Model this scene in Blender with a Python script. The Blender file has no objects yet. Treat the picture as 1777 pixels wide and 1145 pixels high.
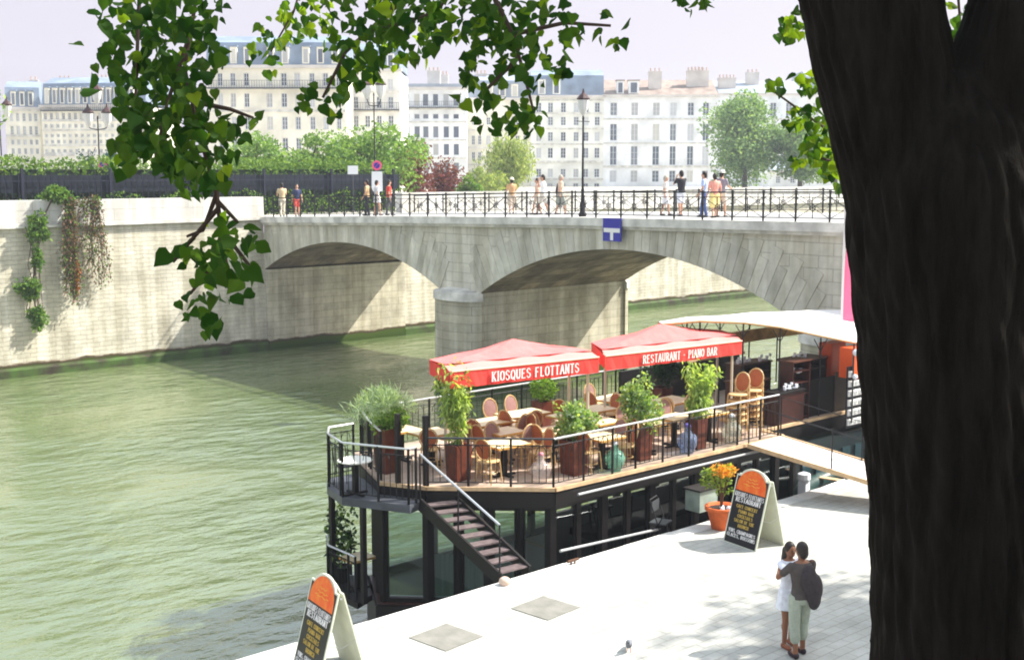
import bpy, math, random
import numpy as np
from mathutils import Vector, Matrix, Euler
random.seed(7); RNG = np.random.default_rng(7)
# World axes: X runs up the river, Y across it (near quay low Y, far bank high Y), Z up; near quay paving is z=0.
scene = bpy.context.scene
COL = scene.collection
PI = math.pi
H = 7.4
YAW = math.radians(48)
CR = (math.sin(YAW), math.cos(YAW)); CB = (-math.cos(YAW), math.sin(YAW))
def fr(X, Y, Z=0):                       # metres right / forward of the viewpoint -> world
    return Vector((X*CR[0]+Y*CR[1], X*CB[0]+Y*CB[1], Z))
def P(x, y, D):                          # survey sighting (x,y on the photo) at horizontal distance D
    f, p = 2150.0, math.atan(276.5/2150)
    a = (x-888.5)/f; b = (572.5-y)/f
    d = (a, math.cos(p)+b*math.sin(p), b*math.cos(p)-math.sin(p))
    t = D/d[1]
    return fr(d[0]*t, D, H+d[2]*t)
TURN = -(PI/2-YAW)                       # yaw of something facing the viewpoint

# ------------------------------------------------------------------ materials
MATS = {}
def mat(name, col, rough=0.7, var=0.0, scale=3.0, bump=0.0, metal=0.0, island=0.0, transl=0.0, spec=0.3, col2=None, detail=4, stretch=None, emit=None):
    if name in MATS: return MATS[name]
    m = bpy.data.materials.new(name); m.use_nodes = True; MATS[name] = m
    nt = m.node_tree; n = nt.nodes; l = nt.links
    bs = n['Principled BSDF']; out = n['Material Output']
    bs.inputs['Roughness'].default_value = rough; bs.inputs['Metallic'].default_value = metal
    bs.inputs['Specular IOR Level'].default_value = spec
    c = tuple(col)+(1,)
    bs.inputs['Base Color'].default_value = c
    last = None
    if var > 0 or col2 or bump:
        tc = n.new('ShaderNodeTexCoord'); mp = n.new('ShaderNodeMapping'); l.new(tc.outputs['Object'], mp.inputs[0])
        if stretch: mp.inputs['Scale'].default_value = stretch
        nz = n.new('ShaderNodeTexNoise'); nz.inputs['Scale'].default_value = scale; nz.inputs['Detail'].default_value = detail
        l.new(mp.outputs[0], nz.inputs['Vector'])
        mx = n.new('ShaderNodeMix'); mx.data_type = 'RGBA'
        a = tuple(max(0, v*(1-var)) for v in col)+(1,); b = tuple(v*(1+var) for v in col)+(1,)
        if col2: a, b = c, tuple(col2)+(1,)
        mx.inputs[6].default_value = a; mx.inputs[7].default_value = b
        rp = n.new('ShaderNodeValToRGB'); rp.color_ramp.elements[0].position = .35; rp.color_ramp.elements[1].position = .65
        l.new(nz.outputs['Fac'], rp.inputs[0]); l.new(rp.outputs[0], mx.inputs[0]); last = mx.outputs[2]
        if bump:
            bp = n.new('ShaderNodeBump'); bp.inputs['Strength'].default_value = bump; bp.inputs['Distance'].default_value = .05
            l.new(nz.outputs['Fac'], bp.inputs['Height']); l.new(bp.outputs[0], bs.inputs['Normal'])
    if island > 0:
        g = n.new('ShaderNodeNewGeometry'); hs = n.new('ShaderNodeHueSaturation')
        mr = n.new('ShaderNodeMapRange'); mr.inputs[3].default_value = 1-island; mr.inputs[4].default_value = 1+island
        l.new(g.outputs['Random Per Island'], mr.inputs[0]); l.new(mr.outputs[0], hs.inputs['Value'])
        mh = n.new('ShaderNodeMapRange'); mh.inputs[3].default_value = .5+island*.06; mh.inputs[4].default_value = .5-island*.06
        l.new(g.outputs['Random Per Island'], mh.inputs[0]); l.new(mh.outputs[0], hs.inputs['Hue'])
        if last: l.new(last, hs.inputs['Color'])
        else: hs.inputs['Color'].default_value = c
        last = hs.outputs[0]
    if last: l.new(last, bs.inputs['Base Color'])
    if emit:
        bs.inputs['Emission Color'].default_value = tuple(emit[:3])+(1,); bs.inputs['Emission Strength'].default_value = emit[3]
    if transl > 0:
        tr = n.new('ShaderNodeBsdfTranslucent'); ms = n.new('ShaderNodeMixShader'); ms.inputs[0].default_value = transl
        gm = n.new('ShaderNodeMix'); gm.data_type = 'RGBA'; gm.blend_type = 'MULTIPLY'; gm.inputs[0].default_value = 1
        gm.inputs[7].default_value = (1.5, 1.6, .5, 1); gm.inputs[6].default_value = c
        if last: l.new(last, gm.inputs[6])
        l.new(gm.outputs[2], tr.inputs[0])
        l.new(bs.outputs[0], ms.inputs[1]); l.new(tr.outputs[0], ms.inputs[2]); l.new(ms.outputs[0], out.inputs[0])
    return m

def stone_mat(name, c1, c2, mortar, bw, bh, gap=.012, rot=None, stain=.35, algae=None, island=0, bump=.5, streak=True, warp=.03):
    """coursed ashlar with stains; algae=(z_low, z_high) grows a green-brown tide band (world height)"""
    m = bpy.data.materials.new(name); m.use_nodes = True; nt = m.node_tree; n = nt.nodes; l = nt.links
    bs = n['Principled BSDF']; bs.inputs['Roughness'].default_value = .9; bs.inputs['Specular IOR Level'].default_value = .1
    tc = n.new('ShaderNodeTexCoord'); mp = n.new('ShaderNodeMapping'); l.new(tc.outputs['Object'], mp.inputs[0])
    if rot: mp.inputs['Rotation'].default_value = rot
    wn = n.new('ShaderNodeTexNoise'); wn.inputs['Scale'].default_value = 2.2; wn.inputs['Detail'].default_value = 3; l.new(mp.outputs[0], wn.inputs['Vector'])
    wa = n.new('ShaderNodeVectorMath'); wa.operation = 'MULTIPLY_ADD'; wa.inputs[1].default_value = (warp, warp, warp); l.new(wn.outputs['Color'], wa.inputs[0]); l.new(mp.outputs[0], wa.inputs[2])
    br = n.new('ShaderNodeTexBrick'); l.new(wa.outputs[0], br.inputs['Vector'])
    br.inputs['Scale'].default_value = 1; br.inputs['Brick Width'].default_value = bw; br.inputs['Row Height'].default_value = bh
    br.inputs['Mortar Size'].default_value = gap; br.inputs['Mortar Smooth'].default_value = .3
    br.inputs['Color1'].default_value = (*c1, 1); br.inputs['Color2'].default_value = (*c2, 1); br.inputs['Mortar'].default_value = (*mortar, 1)
    nz = n.new('ShaderNodeTexNoise'); nz.inputs['Scale'].default_value = .7; nz.inputs['Detail'].default_value = 8; nz.inputs['Roughness'].default_value = .7
    l.new(tc.outputs['Object'], nz.inputs['Vector'])
    rp = n.new('ShaderNodeValToRGB'); rp.color_ramp.elements[0].position = .35; rp.color_ramp.elements[1].position = .7
    rp.color_ramp.elements[0].color = (1-stain, 1-stain*1.02, 1-stain*1.1, 1); rp.color_ramp.elements[1].color = (1.08, 1.08, 1.05, 1)
    l.new(nz.outputs['Fac'], rp.inputs[0])
    mu = n.new('ShaderNodeMix'); mu.data_type = 'RGBA'; mu.blend_type = 'MULTIPLY'; mu.inputs[0].default_value = 1
    l.new(br.outputs['Color'], mu.inputs[6]); l.new(rp.outputs[0], mu.inputs[7]); last = mu.outputs[2]
    if streak:
        m2 = n.new('ShaderNodeMapping'); m2.inputs['Scale'].default_value = (1.6, 1.6, .12); l.new(tc.outputs['Object'], m2.inputs[0])
        n2 = n.new('ShaderNodeTexNoise'); n2.inputs['Scale'].default_value = 1.2; n2.inputs['Detail'].default_value = 6; l.new(m2.outputs[0], n2.inputs['Vector'])
        r2 = n.new('ShaderNodeValToRGB'); r2.color_ramp.elements[0].position = .42; r2.color_ramp.elements[1].position = .58
        r2.color_ramp.elements[0].color = (.72, .7, .64, 1); r2.color_ramp.elements[1].color = (1, 1, 1, 1); l.new(n2.outputs['Fac'], r2.inputs[0])
        mu2 = n.new('ShaderNodeMix'); mu2.data_type = 'RGBA'; mu2.blend_type = 'MULTIPLY'; mu2.inputs[0].default_value = .8
        l.new(last, mu2.inputs[6]); l.new(r2.outputs[0], mu2.inputs[7]); last = mu2.outputs[2]
    if algae:
        g = n.new('ShaderNodeNewGeometry'); sx = n.new('ShaderNodeSeparateXYZ'); l.new(g.outputs['Position'], sx.inputs[0])
        ad = n.new('ShaderNodeMath'); ad.operation = 'MULTIPLY_ADD'; l.new(nz.outputs['Fac'], ad.inputs[0]); ad.inputs[1].default_value = -.5; l.new(sx.outputs['Z'], ad.inputs[2])
        mr = n.new('ShaderNodeMapRange'); mr.inputs[1].default_value = algae[0]-.25; mr.inputs[2].default_value = algae[1]-.25; l.new(ad.outputs[0], mr.inputs[0])
        rr = n.new('ShaderNodeValToRGB'); rr.color_ramp.elements[0].color = (.03, .055, .008, 1); rr.color_ramp.elements[1].color = (1, 1, 1, 1)
        e = rr.color_ramp.elements.new(.45); e.color = (.05, .08, .012, 1); e = rr.color_ramp.elements.new(.6); e.color = (.06, .04, .025, 1); e = rr.color_ramp.elements.new(.75); e.color = (.5, .42, .3, 1)
        l.new(mr.outputs[0], rr.inputs[0])
        mk = n.new('ShaderNodeMapRange'); mk.inputs[1].default_value = algae[0]-.25; mk.inputs[2].default_value = algae[1]-.25; mk.inputs[3].default_value = 1; mk.inputs[4].default_value = 0
        l.new(ad.outputs[0], mk.inputs[0])
        st = n.new('ShaderNodeMath'); st.operation = 'GREATER_THAN'; st.inputs[1].default_value = .32; l.new(mk.outputs[0], st.inputs[0])
        mu3 = n.new('ShaderNodeMix'); mu3.data_type = 'RGBA'; l.new(st.outputs[0], mu3.inputs[0]); l.new(last, mu3.inputs[6]); l.new(rr.outputs[0], mu3.inputs[7]); last = mu3.outputs[2]
    if island:
        g = n.new('ShaderNodeNewGeometry'); hs = n.new('ShaderNodeHueSaturation'); mr = n.new('ShaderNodeMapRange')
        mr.inputs[3].default_value = 1-island; mr.inputs[4].default_value = 1+island*.4
        l.new(g.outputs['Random Per Island'], mr.inputs[0]); l.new(mr.outputs[0], hs.inputs['Value']); l.new(last, hs.inputs['Color']); last = hs.outputs[0]
    l.new(last, bs.inputs['Base Color'])
    bp = n.new('ShaderNodeBump'); bp.inputs['Strength'].default_value = bump; bp.inputs['Distance'].default_value = .03
    ms = n.new('ShaderNodeMath'); ms.operation = 'SUBTRACT'; l.new(nz.outputs['Fac'], ms.inputs[0]); l.new(br.outputs['Fac'], ms.inputs[1])
    l.new(ms.outputs[0], bp.inputs['Height']); l.new(bp.outputs[0], bs.inputs['Normal'])
    return m

WALLROT = (PI/2, 0, 0)       # brick pattern on a wall in the XZ plane
SIDEROT = (PI/2, 0, PI/2)
M = dict(
 wall=stone_mat('quay_stone', (.72,.68,.58), (.64,.61,.52), (.50,.47,.40), .62, .21, rot=WALLROT, algae=(-2.3,-1.3), bump=.8, warp=.16),
 parapet=stone_mat('parapet_stone', (.74,.73,.73), (.69,.68,.68), (.48,.46,.44), 1.6, .55, rot=WALLROT, stain=.2, streak=True),
 bridge=stone_mat('bridge_ashlar', (.70,.67,.58), (.63,.61,.53), (.44,.42,.36), 1.15, .42, .014, rot=(0,0,0), stain=.25, algae=(-2.3,-1.4)),
 vouss=stone_mat('voussoir_stone', (.72,.69,.60), (.68,.66,.58), (.6,.58,.54), 4, 4, .001, stain=.3, island=.20),
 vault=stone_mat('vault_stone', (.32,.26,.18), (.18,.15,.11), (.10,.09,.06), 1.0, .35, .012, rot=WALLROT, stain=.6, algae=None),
 pier=stone_mat('pier_stone', (.64,.60,.49), (.54,.51,.42), (.36,.34,.28), 1.3, .38, .012, rot=WALLROT, stain=.35, algae=(-2.3,-1.4)),
 cornice=mat('cornice_stone', (.62,.60,.55), .9, .25, 1.5, .3),
 iron=mat('black_iron', (.008,.008,.010), .5, spec=.3),
 irong=mat('grey_iron', (.05,.055,.06), .5),
 steel=mat('pale_handrail_metal', (.55,.56,.57), .35, metal=.6),
 asphalt=mat('asphalt', (.28,.28,.28), .9, .15, 2),
 bark=None,
 wood=mat('pale_table_wood', (.80,.64,.38), .4, .12, 6, stretch=(1,8,1)),
 woodedge=mat('table_edge_wood', (.55,.30,.08), .5),
 cloth_white=mat('white_table_top', (.78,.76,.70), .5),
 deck=mat('teak_deck', (.42,.32,.25), .7, .25, 5, .2, stretch=(.3,12,1)),
 fascia=mat('dark_brown_steel', (.009,.007,.007), .5, spec=.25),
 edge=mat('deck_edge_timber', (.55,.38,.22), .6, .2, 4),
 darkwood=mat('dark_mahogany', (.045,.012,.008), .35, .3, 5, spec=.5),
 planter=mat('red_brown_planter', (.11,.024,.011), .45, .25, 8, spec=.4),
 rattan=mat('honey_cane', (.60,.40,.18), .45, .15, 20),
 weave_sunlit=mat('sunlit_woven_cane', (.40,.11,.04), .6, .2, 60, .3),  # cane of the sunlit chair backs, sunlight put into the orange tone
 weave_shaded=mat('shaded_woven_cane', (.30,.165,.15), .6, .2, 60, .3),  # the same cane on backs in shade, shade put into the colour
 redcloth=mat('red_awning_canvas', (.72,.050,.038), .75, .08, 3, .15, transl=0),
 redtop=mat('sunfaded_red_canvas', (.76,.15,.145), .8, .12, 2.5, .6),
 white=mat('white_canvas', (.82,.80,.78), .8, .04, 2),
 whitepaint=mat('white_paint', (.78,.79,.80), .4),
 letter=mat('white_lettering', (.82,.80,.78), .6),
 gold=mat('gold_lettering', (.55,.38,.08), .5),
 black=mat('black_board', (.012,.012,.016), .35, spec=.4),
 boardback=mat('cream_board_back', (.62,.64,.52), .6, .06, 4),
 boardorange=mat('orange_board_panel', (.75,.09,.015), .5, 0, 7, col2=(.78,.22,.03)),
 terracotta=mat('terracotta', (.62,.13,.035), .8, .12, 9, .1),
 soil=mat('soil', (.03,.02,.014), .95),
 skin=mat('skin', (.50,.28,.19), .55), skin2=mat('tanned_skin', (.25,.11,.06), .55),
 hair=mat('dark_hair', (.018,.012,.010), .5), hairb=mat('grey_hair', (.38,.33,.27), .6),
 redpaint=mat('red_orange_paint', (.72,.10,.02), .35, spec=.5),
 blue=mat('blue_sign_enamel', (.03,.03,.33), .4), pinkc=mat('pink_banner_cloth', (.85,.16,.30), .8),
 signred=mat('pink_red_enamel', (.80,.10,.22), .4), zinc=mat('zinc_roof', (.30,.34,.40), .5, .15, .4),
 slate=mat('slate_roof', (.20,.25,.33), .6, .2, .5), tile=mat('brown_roof_tile', (.27,.21,.18), .8, .25, .8),
 chim=mat('chimney_render', (.62,.58,.54), .9, .12, .6), pot=mat('chimney_pot', (.45,.34,.28), .8),
 pane=mat('window_glass_dark', (.12,.14,.18), .12, spec=.6), frame=mat('window_frame_white', (.70,.71,.72), .5),
 shutter=mat('grey_shutter', (.55,.56,.58), .6), rubber=mat('green_grey_rubber', (.02,.05,.045), .4, spec=.5),
 curtain=mat('pale_aqua_curtain', (.34,.48,.47), .8, .12, 3, stretch=(9,9,.3)),
 seatpad=mat('cane_seat', (.62,.42,.2), .6),
 blackplastic=mat('black_plastic', (.015,.015,.018), .4), steelc=mat('brushed_steel', (.5,.5,.52), .3, metal=.9),
 slab=mat('grey_paving_slab', (.19,.185,.165), .9, .15, 3, .3),
 china=mat('white_china', (.75,.78,.85), .25, spec=.5),
)
def bark_mat():
    m = bpy.data.materials.new('furrowed_bark'); m.use_nodes = True; nt = m.node_tree; n = nt.nodes; l = nt.links
    bs = n['Principled BSDF']; bs.inputs['Roughness'].default_value = .95; bs.inputs['Specular IOR Level'].default_value = .1
    tc = n.new('ShaderNodeTexCoord'); mp = n.new('ShaderNodeMapping'); mp.inputs['Scale'].default_value = (9, 9, 1.1); l.new(tc.outputs['Object'], mp.inputs[0])
    nz = n.new('ShaderNodeTexNoise'); nz.inputs['Scale'].default_value = 1.3; nz.inputs['Detail'].default_value = 7; nz.inputs['Roughness'].default_value = .65; l.new(mp.outputs[0], nz.inputs['Vector'])
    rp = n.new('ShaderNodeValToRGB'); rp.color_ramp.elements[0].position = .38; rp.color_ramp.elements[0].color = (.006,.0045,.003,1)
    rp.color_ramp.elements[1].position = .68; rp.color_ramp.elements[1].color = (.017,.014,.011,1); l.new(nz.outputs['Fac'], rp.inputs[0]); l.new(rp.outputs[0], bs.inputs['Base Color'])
    bp = n.new('ShaderNodeBump'); bp.inputs['Strength'].default_value = 1; bp.inputs['Distance'].default_value = .06; l.new(nz.outputs['Fac'], bp.inputs['Height']); l.new(bp.outputs[0], bs.inputs['Normal'])
    return m
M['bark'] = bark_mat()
def leafm(name, c, isl=.4, tr=.3): return mat(name, c, .7, island=isl, transl=tr, spec=.12)
LF = dict(poplar=leafm('poplar_leaf', (.028,.070,.010), .45, .42), poplar_lit=leafm('poplar_leaf_lit', (.10,.17,.012), .45, .5),  # second poplar leaf: sunlight put into a brighter yellow green
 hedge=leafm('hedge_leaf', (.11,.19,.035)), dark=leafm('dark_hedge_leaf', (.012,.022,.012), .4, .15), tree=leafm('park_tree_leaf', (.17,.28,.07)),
 big=leafm('plane_tree_leaf', (.19,.29,.12)), willow=leafm('willow_leaf', (.26,.32,.10)), red=leafm('copper_leaf', (.16,.05,.05)),
 blue=leafm('blue_spruce_needle', (.03,.07,.08)), ivy=leafm('ivy_leaf', (.11,.20,.035)), dry=leafm('dry_vine_leaf', (.16,.10,.06), .5, .2),
 rust=leafm('rust_vine_leaf', (.35,.12,.02), .4, .3), bamboo=leafm('bamboo_leaf', (.30,.40,.13), .45, .45), box=leafm('box_shrub_leaf', (.14,.24,.04)),
 grass=leafm('pale_grass_blade', (.26,.34,.22), .4, .3), potl=leafm('potted_leaf', (.20,.28,.05), .4), flower=leafm('orange_flower', (.75,.34,.04), .3, .2), dk=leafm('dark_shrub_leaf', (.02,.05,.02), .4, .2))

def glass_mat(name, col=(.7,.85,.85), mixf=.25, rough=.03):
    m = bpy.data.materials.new(name); m.use_nodes = True; nt = m.node_tree; n = nt.nodes; l = nt.links
    n.remove(n['Principled BSDF']); out = n['Material Output']
    t = n.new('ShaderNodeBsdfTransparent'); t.inputs[0].default_value = (*col, 1)
    g = n.new('ShaderNodeBsdfGlossy'); g.inputs['Roughness'].default_value = rough; g.inputs[0].default_value = (.9,.95,.95,1)
    f = n.new('ShaderNodeFresnel'); f.inputs[0].default_value = 1.5
    ml = n.new('ShaderNodeMath'); ml.operation = 'MULTIPLY_ADD'; ml.inputs[1].default_value = 1; ml.inputs[2].default_value = mixf*.2; l.new(f.outputs[0], ml.inputs[0])
    mx = n.new('ShaderNodeMixShader'); l.new(ml.outputs[0], mx.inputs[0]); l.new(t.outputs[0], mx.inputs[1]); l.new(g.outputs[0], mx.inputs[2]); l.new(mx.outputs[0], out.inputs[0])
    return m
M['glass'] = glass_mat('window_glass', (.60,.68,.65), .2)
def bottle_mat(name, col):
    m = bpy.data.materials.new(name); m.use_nodes = True; nt = m.node_tree; n = nt.nodes; l = nt.links
    bs = n['Principled BSDF']; bs.inputs['Base Color'].default_value = (*col, 1); bs.inputs['Roughness'].default_value = .08; bs.inputs['Specular IOR Level'].default_value = .7
    t = n.new('ShaderNodeBsdfTransparent'); t.inputs[0].default_value = (*[min(1, c*1.5+.2) for c in col], 1)
    mx = n.new('ShaderNodeMixShader'); mx.inputs[0].default_value = .38; l.new(t.outputs[0], mx.inputs[1]); l.new(bs.outputs[0], mx.inputs[2]); l.new(mx.outputs[0], n['Material Output'].inputs[0])
    return m

# ------------------------------------------------------------------ mesh builder
class MB:
    def __init__(s): s.v = []; s.f = []; s.mi = []; s.m = 0
    def add(s, vs, fs, T=None):
        o = len(s.v)
        s.v += [tuple(T @ Vector(v)) if T else tuple(v) for v in vs]
        for f in fs: s.f.append([i+o for i in f]); s.mi.append(s.m)
        return s
    def box(s, x0, x1, y0, y1, z0, z1, T=None):
        vs = [(x, y, z) for x in (x0, x1) for y in (y0, y1) for z in (z0, z1)]
        return s.add(vs, [(0,1,3,2),(4,6,7,5),(0,4,5,1),(2,3,7,6),(0,2,6,4),(1,5,7,3)], T)
    def cbox(s, c, sz, T=None, rz=0):
        X = Matrix.Translation(c) @ Matrix.Rotation(rz, 4, 'Z')
        if T: X = T @ X
        a, b, d = [q/2 for q in sz]
        return s.box(-a, a, -b, b, -d, d, X)
    def bar(s, p, q, w=.04, h=None):
        p = Vector(p); q = Vector(q); d = q-p; L = d.length; h = h or w
        X = Matrix.Translation(p) @ d.to_track_quat('X', 'Z').to_matrix().to_4x4()
        return s.box(0, L, -w/2, w/2, -h/2, h/2, X)
    def tube(s, pts, r, n=8, cap=True, T=None):
        pts = [Vector(p) for p in pts]; k = len(pts)
        rs = r if isinstance(r, (list, tuple)) else [r]*k
        vs = []; fs = []; prev = None
        for i, p in enumerate(pts):
            d = (pts[min(i+1, k-1)]-pts[max(i-1, 0)]).normalized()
            if prev is None:
                a = d.orthogonal().normalized()
            else:
                a = (prev - d*prev.dot(d)); a = a.normalized() if a.length > 1e-6 else d.orthogonal().normalized()
            prev = a; b = d.cross(a)
            for j in range(n):
                t = 2*PI*j/n; vs.append(p+(a*math.cos(t)+b*math.sin(t))*rs[i])
        for i in range(k-1):
            for j in range(n):
                fs.append((i*n+j, i*n+(j+1) % n, (i+1)*n+(j+1) % n, (i+1)*n+j))
        if cap: fs.append(tuple(range(n-1, -1, -1))); fs.append(tuple((k-1)*n+j for j in range(n)))
        return s.add(vs, fs, T)
    def lathe(s, prof, c=(0,0,0), n=16, sx=1, sy=1, T=None):
        vs = []; fs = []; k = len(prof)
        for r, z in prof:
            for j in range(n):
                t = 2*PI*j/n; vs.append((c[0]+r*math.cos(t)*sx, c[1]+r*math.sin(t)*sy, c[2]+z))
        for i in range(k-1):
            for j in range(n): fs.append((i*n+j, i*n+(j+1) % n, (i+1)*n+(j+1) % n, (i+1)*n+j))
        fs.append(tuple(range(n-1, -1, -1))); fs.append(tuple((k-1)*n+j for j in range(n)))
        return s.add(vs, fs, T)
    def prism(s, poly, z0, z1, T=None):
        n = len(poly); vs = [(x, y, z0) for x, y in poly]+[(x, y, z1) for x, y in poly]
        fs = [tuple(range(n-1, -1, -1)), tuple(range(n, 2*n))]+[(i, (i+1) % n, n+(i+1) % n, n+i) for i in range(n)]
        return s.add(vs, fs, T)
    def ball(s, c, r, n=10, m=7, sc=(1,1,1), T=None):
        prof = [(r*math.sin(PI*i/m), -r*math.cos(PI*i/m)) for i in range(m+1)]
        prof[0] = (r*.02, -r); prof[-1] = (r*.02, r)
        X = Matrix.Translation(c) @ Matrix.Diagonal((*sc, 1))
        if T: X = T @ X
        return s.lathe(prof, n=n, T=X)
    def build(s, name, mats, parent=None, smooth=False, loc=None):
        me = bpy.data.meshes.new(name); me.from_pydata(s.v, [], s.f)
        if not isinstance(mats, (list, tuple)): mats = [mats]
        for m_ in mats: me.materials.append(m_)
        if len(mats) > 1: me.polygons.foreach_set('material_index', s.mi)
        if smooth: me.polygons.foreach_set('use_smooth', [True]*len(me.polygons))
        me.update()
        o = bpy.data.objects.new(name, me); COL.objects.link(o)
        if parent: o.parent = parent
        if loc: o.location = loc
        return o
def tag(o, label=None, cat=None, group=None, kind=None):
    if label: o['label'] = label
    if cat: o['category'] = cat
    if group: o['group'] = group
    if kind: o['kind'] = kind
    return o
def thing(name, label, cat, loc=(0,0,0), rz=0, group=None):
    o = bpy.data.objects.new(name, None); COL.objects.link(o); o.empty_display_size = .2
    o.location = loc; o.rotation_euler = (0, 0, rz); return tag(o, label, cat, group)
def kids(o): return [c for c in COL.objects if c.parent == o]
def tree_of(o):
    return (o, [tree_of(c) for c in kids(o)])
def copy_tree(t, parent=None):
    c = t[0].copy(); COL.objects.link(c)
    if parent: c.parent = parent
    for k in t[1]: copy_tree(k, c)
    return c
def struct(o): o['kind'] = 'structure'; return o

# leaf clouds (numpy): every leaf a small bent face pair
HEART = np.array([(0,0,0),(.30,-.06,0),(.52,.20,0),(.44,.52,0),(.18,.85,0),(0,1.12,0),(-.18,.85,0),(-.44,.52,0),(-.52,.20,0),(-.30,-.06,0)])
DIAM = np.array([(0,0,0),(.3,.45,.05),(0,1,0),(-.3,.45,.05)])
BLADE = np.array([(0,0,0),(.14,.5,.02),(0,1,0),(-.14,.5,.02)])
def leaves(name, pts, size, mats, parent=None, shape='diam', hang=0.0, jit=.35, mi=None, normbias=None):
    S = {'wisp': DIAM*np.array([.12,1,1]), 'heart': HEART, 'diam': DIAM, 'blade': BLADE}[shape]
    if shape == 'heart':
        S = S.copy(); S[:, 2] = np.abs(S[:, 0])*.32-.22*(S[:, 1]-.3)**2
        F = [(0,1,2,3,4,5), (0,5,6,7,8,9)]
    else: F = [(0,1,2,3)]
    pts = np.asarray(pts, float); N = len(pts)
    if N == 0: return None
    d = RNG.normal(size=(N, 3)); d[:, 2] -= hang*2; d /= np.linalg.norm(d, axis=1)[:, None]     # leaf axis
    u = RNG.normal(size=(N, 3))
    if normbias is not None: u = u+np.asarray(normbias)
    u -= d*(u*d).sum(1)[:, None]; u /= np.linalg.norm(u, axis=1)[:, None]
    w = np.cross(d, u)
    sz = size*(1+jit*(RNG.random(N)*2-1))
    V = pts[:, None, :]+(S[None, :, 0, None]*w[:, None, :]+S[None, :, 1, None]*d[:, None, :]+S[None, :, 2, None]*u[:, None, :])*sz[:, None, None]
    k = len(S); fl = np.array([i for f in F for i in f]); ls = [len(f) for f in F]
    me = bpy.data.meshes.new(name)
    me.vertices.add(N*k); me.vertices.foreach_set('co', V.reshape(-1))
    loops = (fl[None, :]+(np.arange(N)*k)[:, None]).reshape(-1)
    me.loops.add(len(loops)); me.loops.foreach_set('vertex_index', loops)
    starts = np.cumsum([0]+ls[:-1]); st = (starts[None, :]+(np.arange(N)*len(fl))[:, None]).reshape(-1)
    me.polygons.add(len(st)); me.polygons.foreach_set('loop_start', st)
    if not isinstance(mats, (list, tuple)): mats = [mats]
    for m_ in mats: me.materials.append(m_)
    if mi is not None: me.polygons.foreach_set('material_index', np.repeat(np.asarray(mi, dtype=np.int32), len(F)))
    me.update(calc_edges=True); me.validate()
    o = bpy.data.objects.new(name, me); COL.objects.link(o)
    if parent: o.parent = parent
    return o
def blob(n, c, r, shell=.55):
    """points in an ellipsoid, denser near its skin"""
    d = RNG.normal(size=(n, 3)); d /= np.linalg.norm(d, axis=1)[:, None]
    rad = (shell+(1-shell)*RNG.random(n))
    return np.asarray(c)+d*rad[:, None]*np.asarray(r)
def crown(n, c, r, lumps=14, lr=.38, flat=1.0, seed=None):
    """uneven crown: many lumps of different size spread through an ellipsoid"""
    out = []
    c = np.asarray(c, float); r = np.asarray(r, float)
    for i in range(lumps):
        d = RNG.normal(size=3); d /= np.linalg.norm(d); q = RNG.random()**.4*.72
        k = lr*(.6+.8*RNG.random())
        out.append(blob(int(n/lumps), c+d*q*r, r*k, .5))
    return np.concatenate(out)

# ------------------------------------------------------------------ camera, sky, sun, haze
cam_d = bpy.data.cameras.new('camera'); cam = bpy.data.objects.new('camera', cam_d); COL.objects.link(cam)
cam.location = (0, 0, H); cam.rotation_euler = (PI/2-math.atan(276.5/2150), 0, TURN)
cam_d.sensor_width = 36; cam_d.lens = 36*2150/1777; cam_d.clip_end = 3000; cam_d.clip_start = .1
scene.camera = cam
SUN = Vector((.85, -.45, 1.0)).normalized()
w = bpy.data.worlds.new('World'); scene.world = w; w.use_nodes = True
nt = w.node_tree; bg = nt.nodes['Background']
sky = nt.nodes.new('ShaderNodeTexSky'); sky.sky_type = 'NISHITA'; sky.sun_disc = False
sky.sun_elevation = math.asin(SUN.z); sky.sun_rotation = math.atan2(SUN.x, SUN.y)
sky.air_density = 1.0; sky.dust_density = 6.0; sky.ozone_density = 1.0
hz = nt.nodes.new('ShaderNodeMix'); hz.data_type = 'RGBA'; hz.inputs[0].default_value = .55
hz.inputs[7].default_value = (7.5, 6.7, 7.5, 1)          # thin bright overcast veil over the blue
gtc = nt.nodes.new('ShaderNodeTexCoord'); gsx = nt.nodes.new('ShaderNodeSeparateXYZ'); gmr = nt.nodes.new('ShaderNodeMapRange'); gvm = nt.nodes.new('ShaderNodeMix'); gvm.data_type = 'RGBA'
gmr.inputs[1].default_value = .13; gmr.inputs[2].default_value = .65; gmr.inputs[3].default_value = 0; gmr.inputs[4].default_value = 1   # the veil is thicker and brighter aloft
nt.links.new(gtc.outputs['Generated'], gsx.inputs[0]); nt.links.new(gsx.outputs['Z'], gmr.inputs[0]); gvm.inputs[6].default_value = (7.5, 6.5, 7.5, 1); gvm.inputs[7].default_value = (12.0, 13.9, 15.4, 1); nt.links.new(gmr.outputs[0], gvm.inputs[0]); nt.links.new(gvm.outputs[2], hz.inputs[7])
nt.links.new(sky.outputs[0], hz.inputs[6]); nt.links.new(hz.outputs[2], bg.inputs['Color'])
bg.inputs['Strength'].default_value = .070
sl = bpy.data.lights.new('sun', 'SUN'); sl.energy = 5.0; sl.angle = math.radians(.6); sl.color = (1, .95, .86)
so = bpy.data.objects.new('sun', sl); COL.objects.link(so); sl.angle = math.radians(.9); so.rotation_euler = SUN.to_track_quat('Z', 'Y').to_euler()
scene.view_settings.view_transform = 'Standard'; scene.view_settings.look = 'None'; scene.view_settings.gamma = 1
scene.view_settings.exposure = 1.16
scene.cycles.volume_bounces = 0; scene.cycles.max_bounces = 8; scene.cycles.transparent_max_bounces = 16
scene.cycles.pixel_filter_type = 'BLACKMAN_HARRIS'; scene.cycles.filter_width = 1.9

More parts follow.
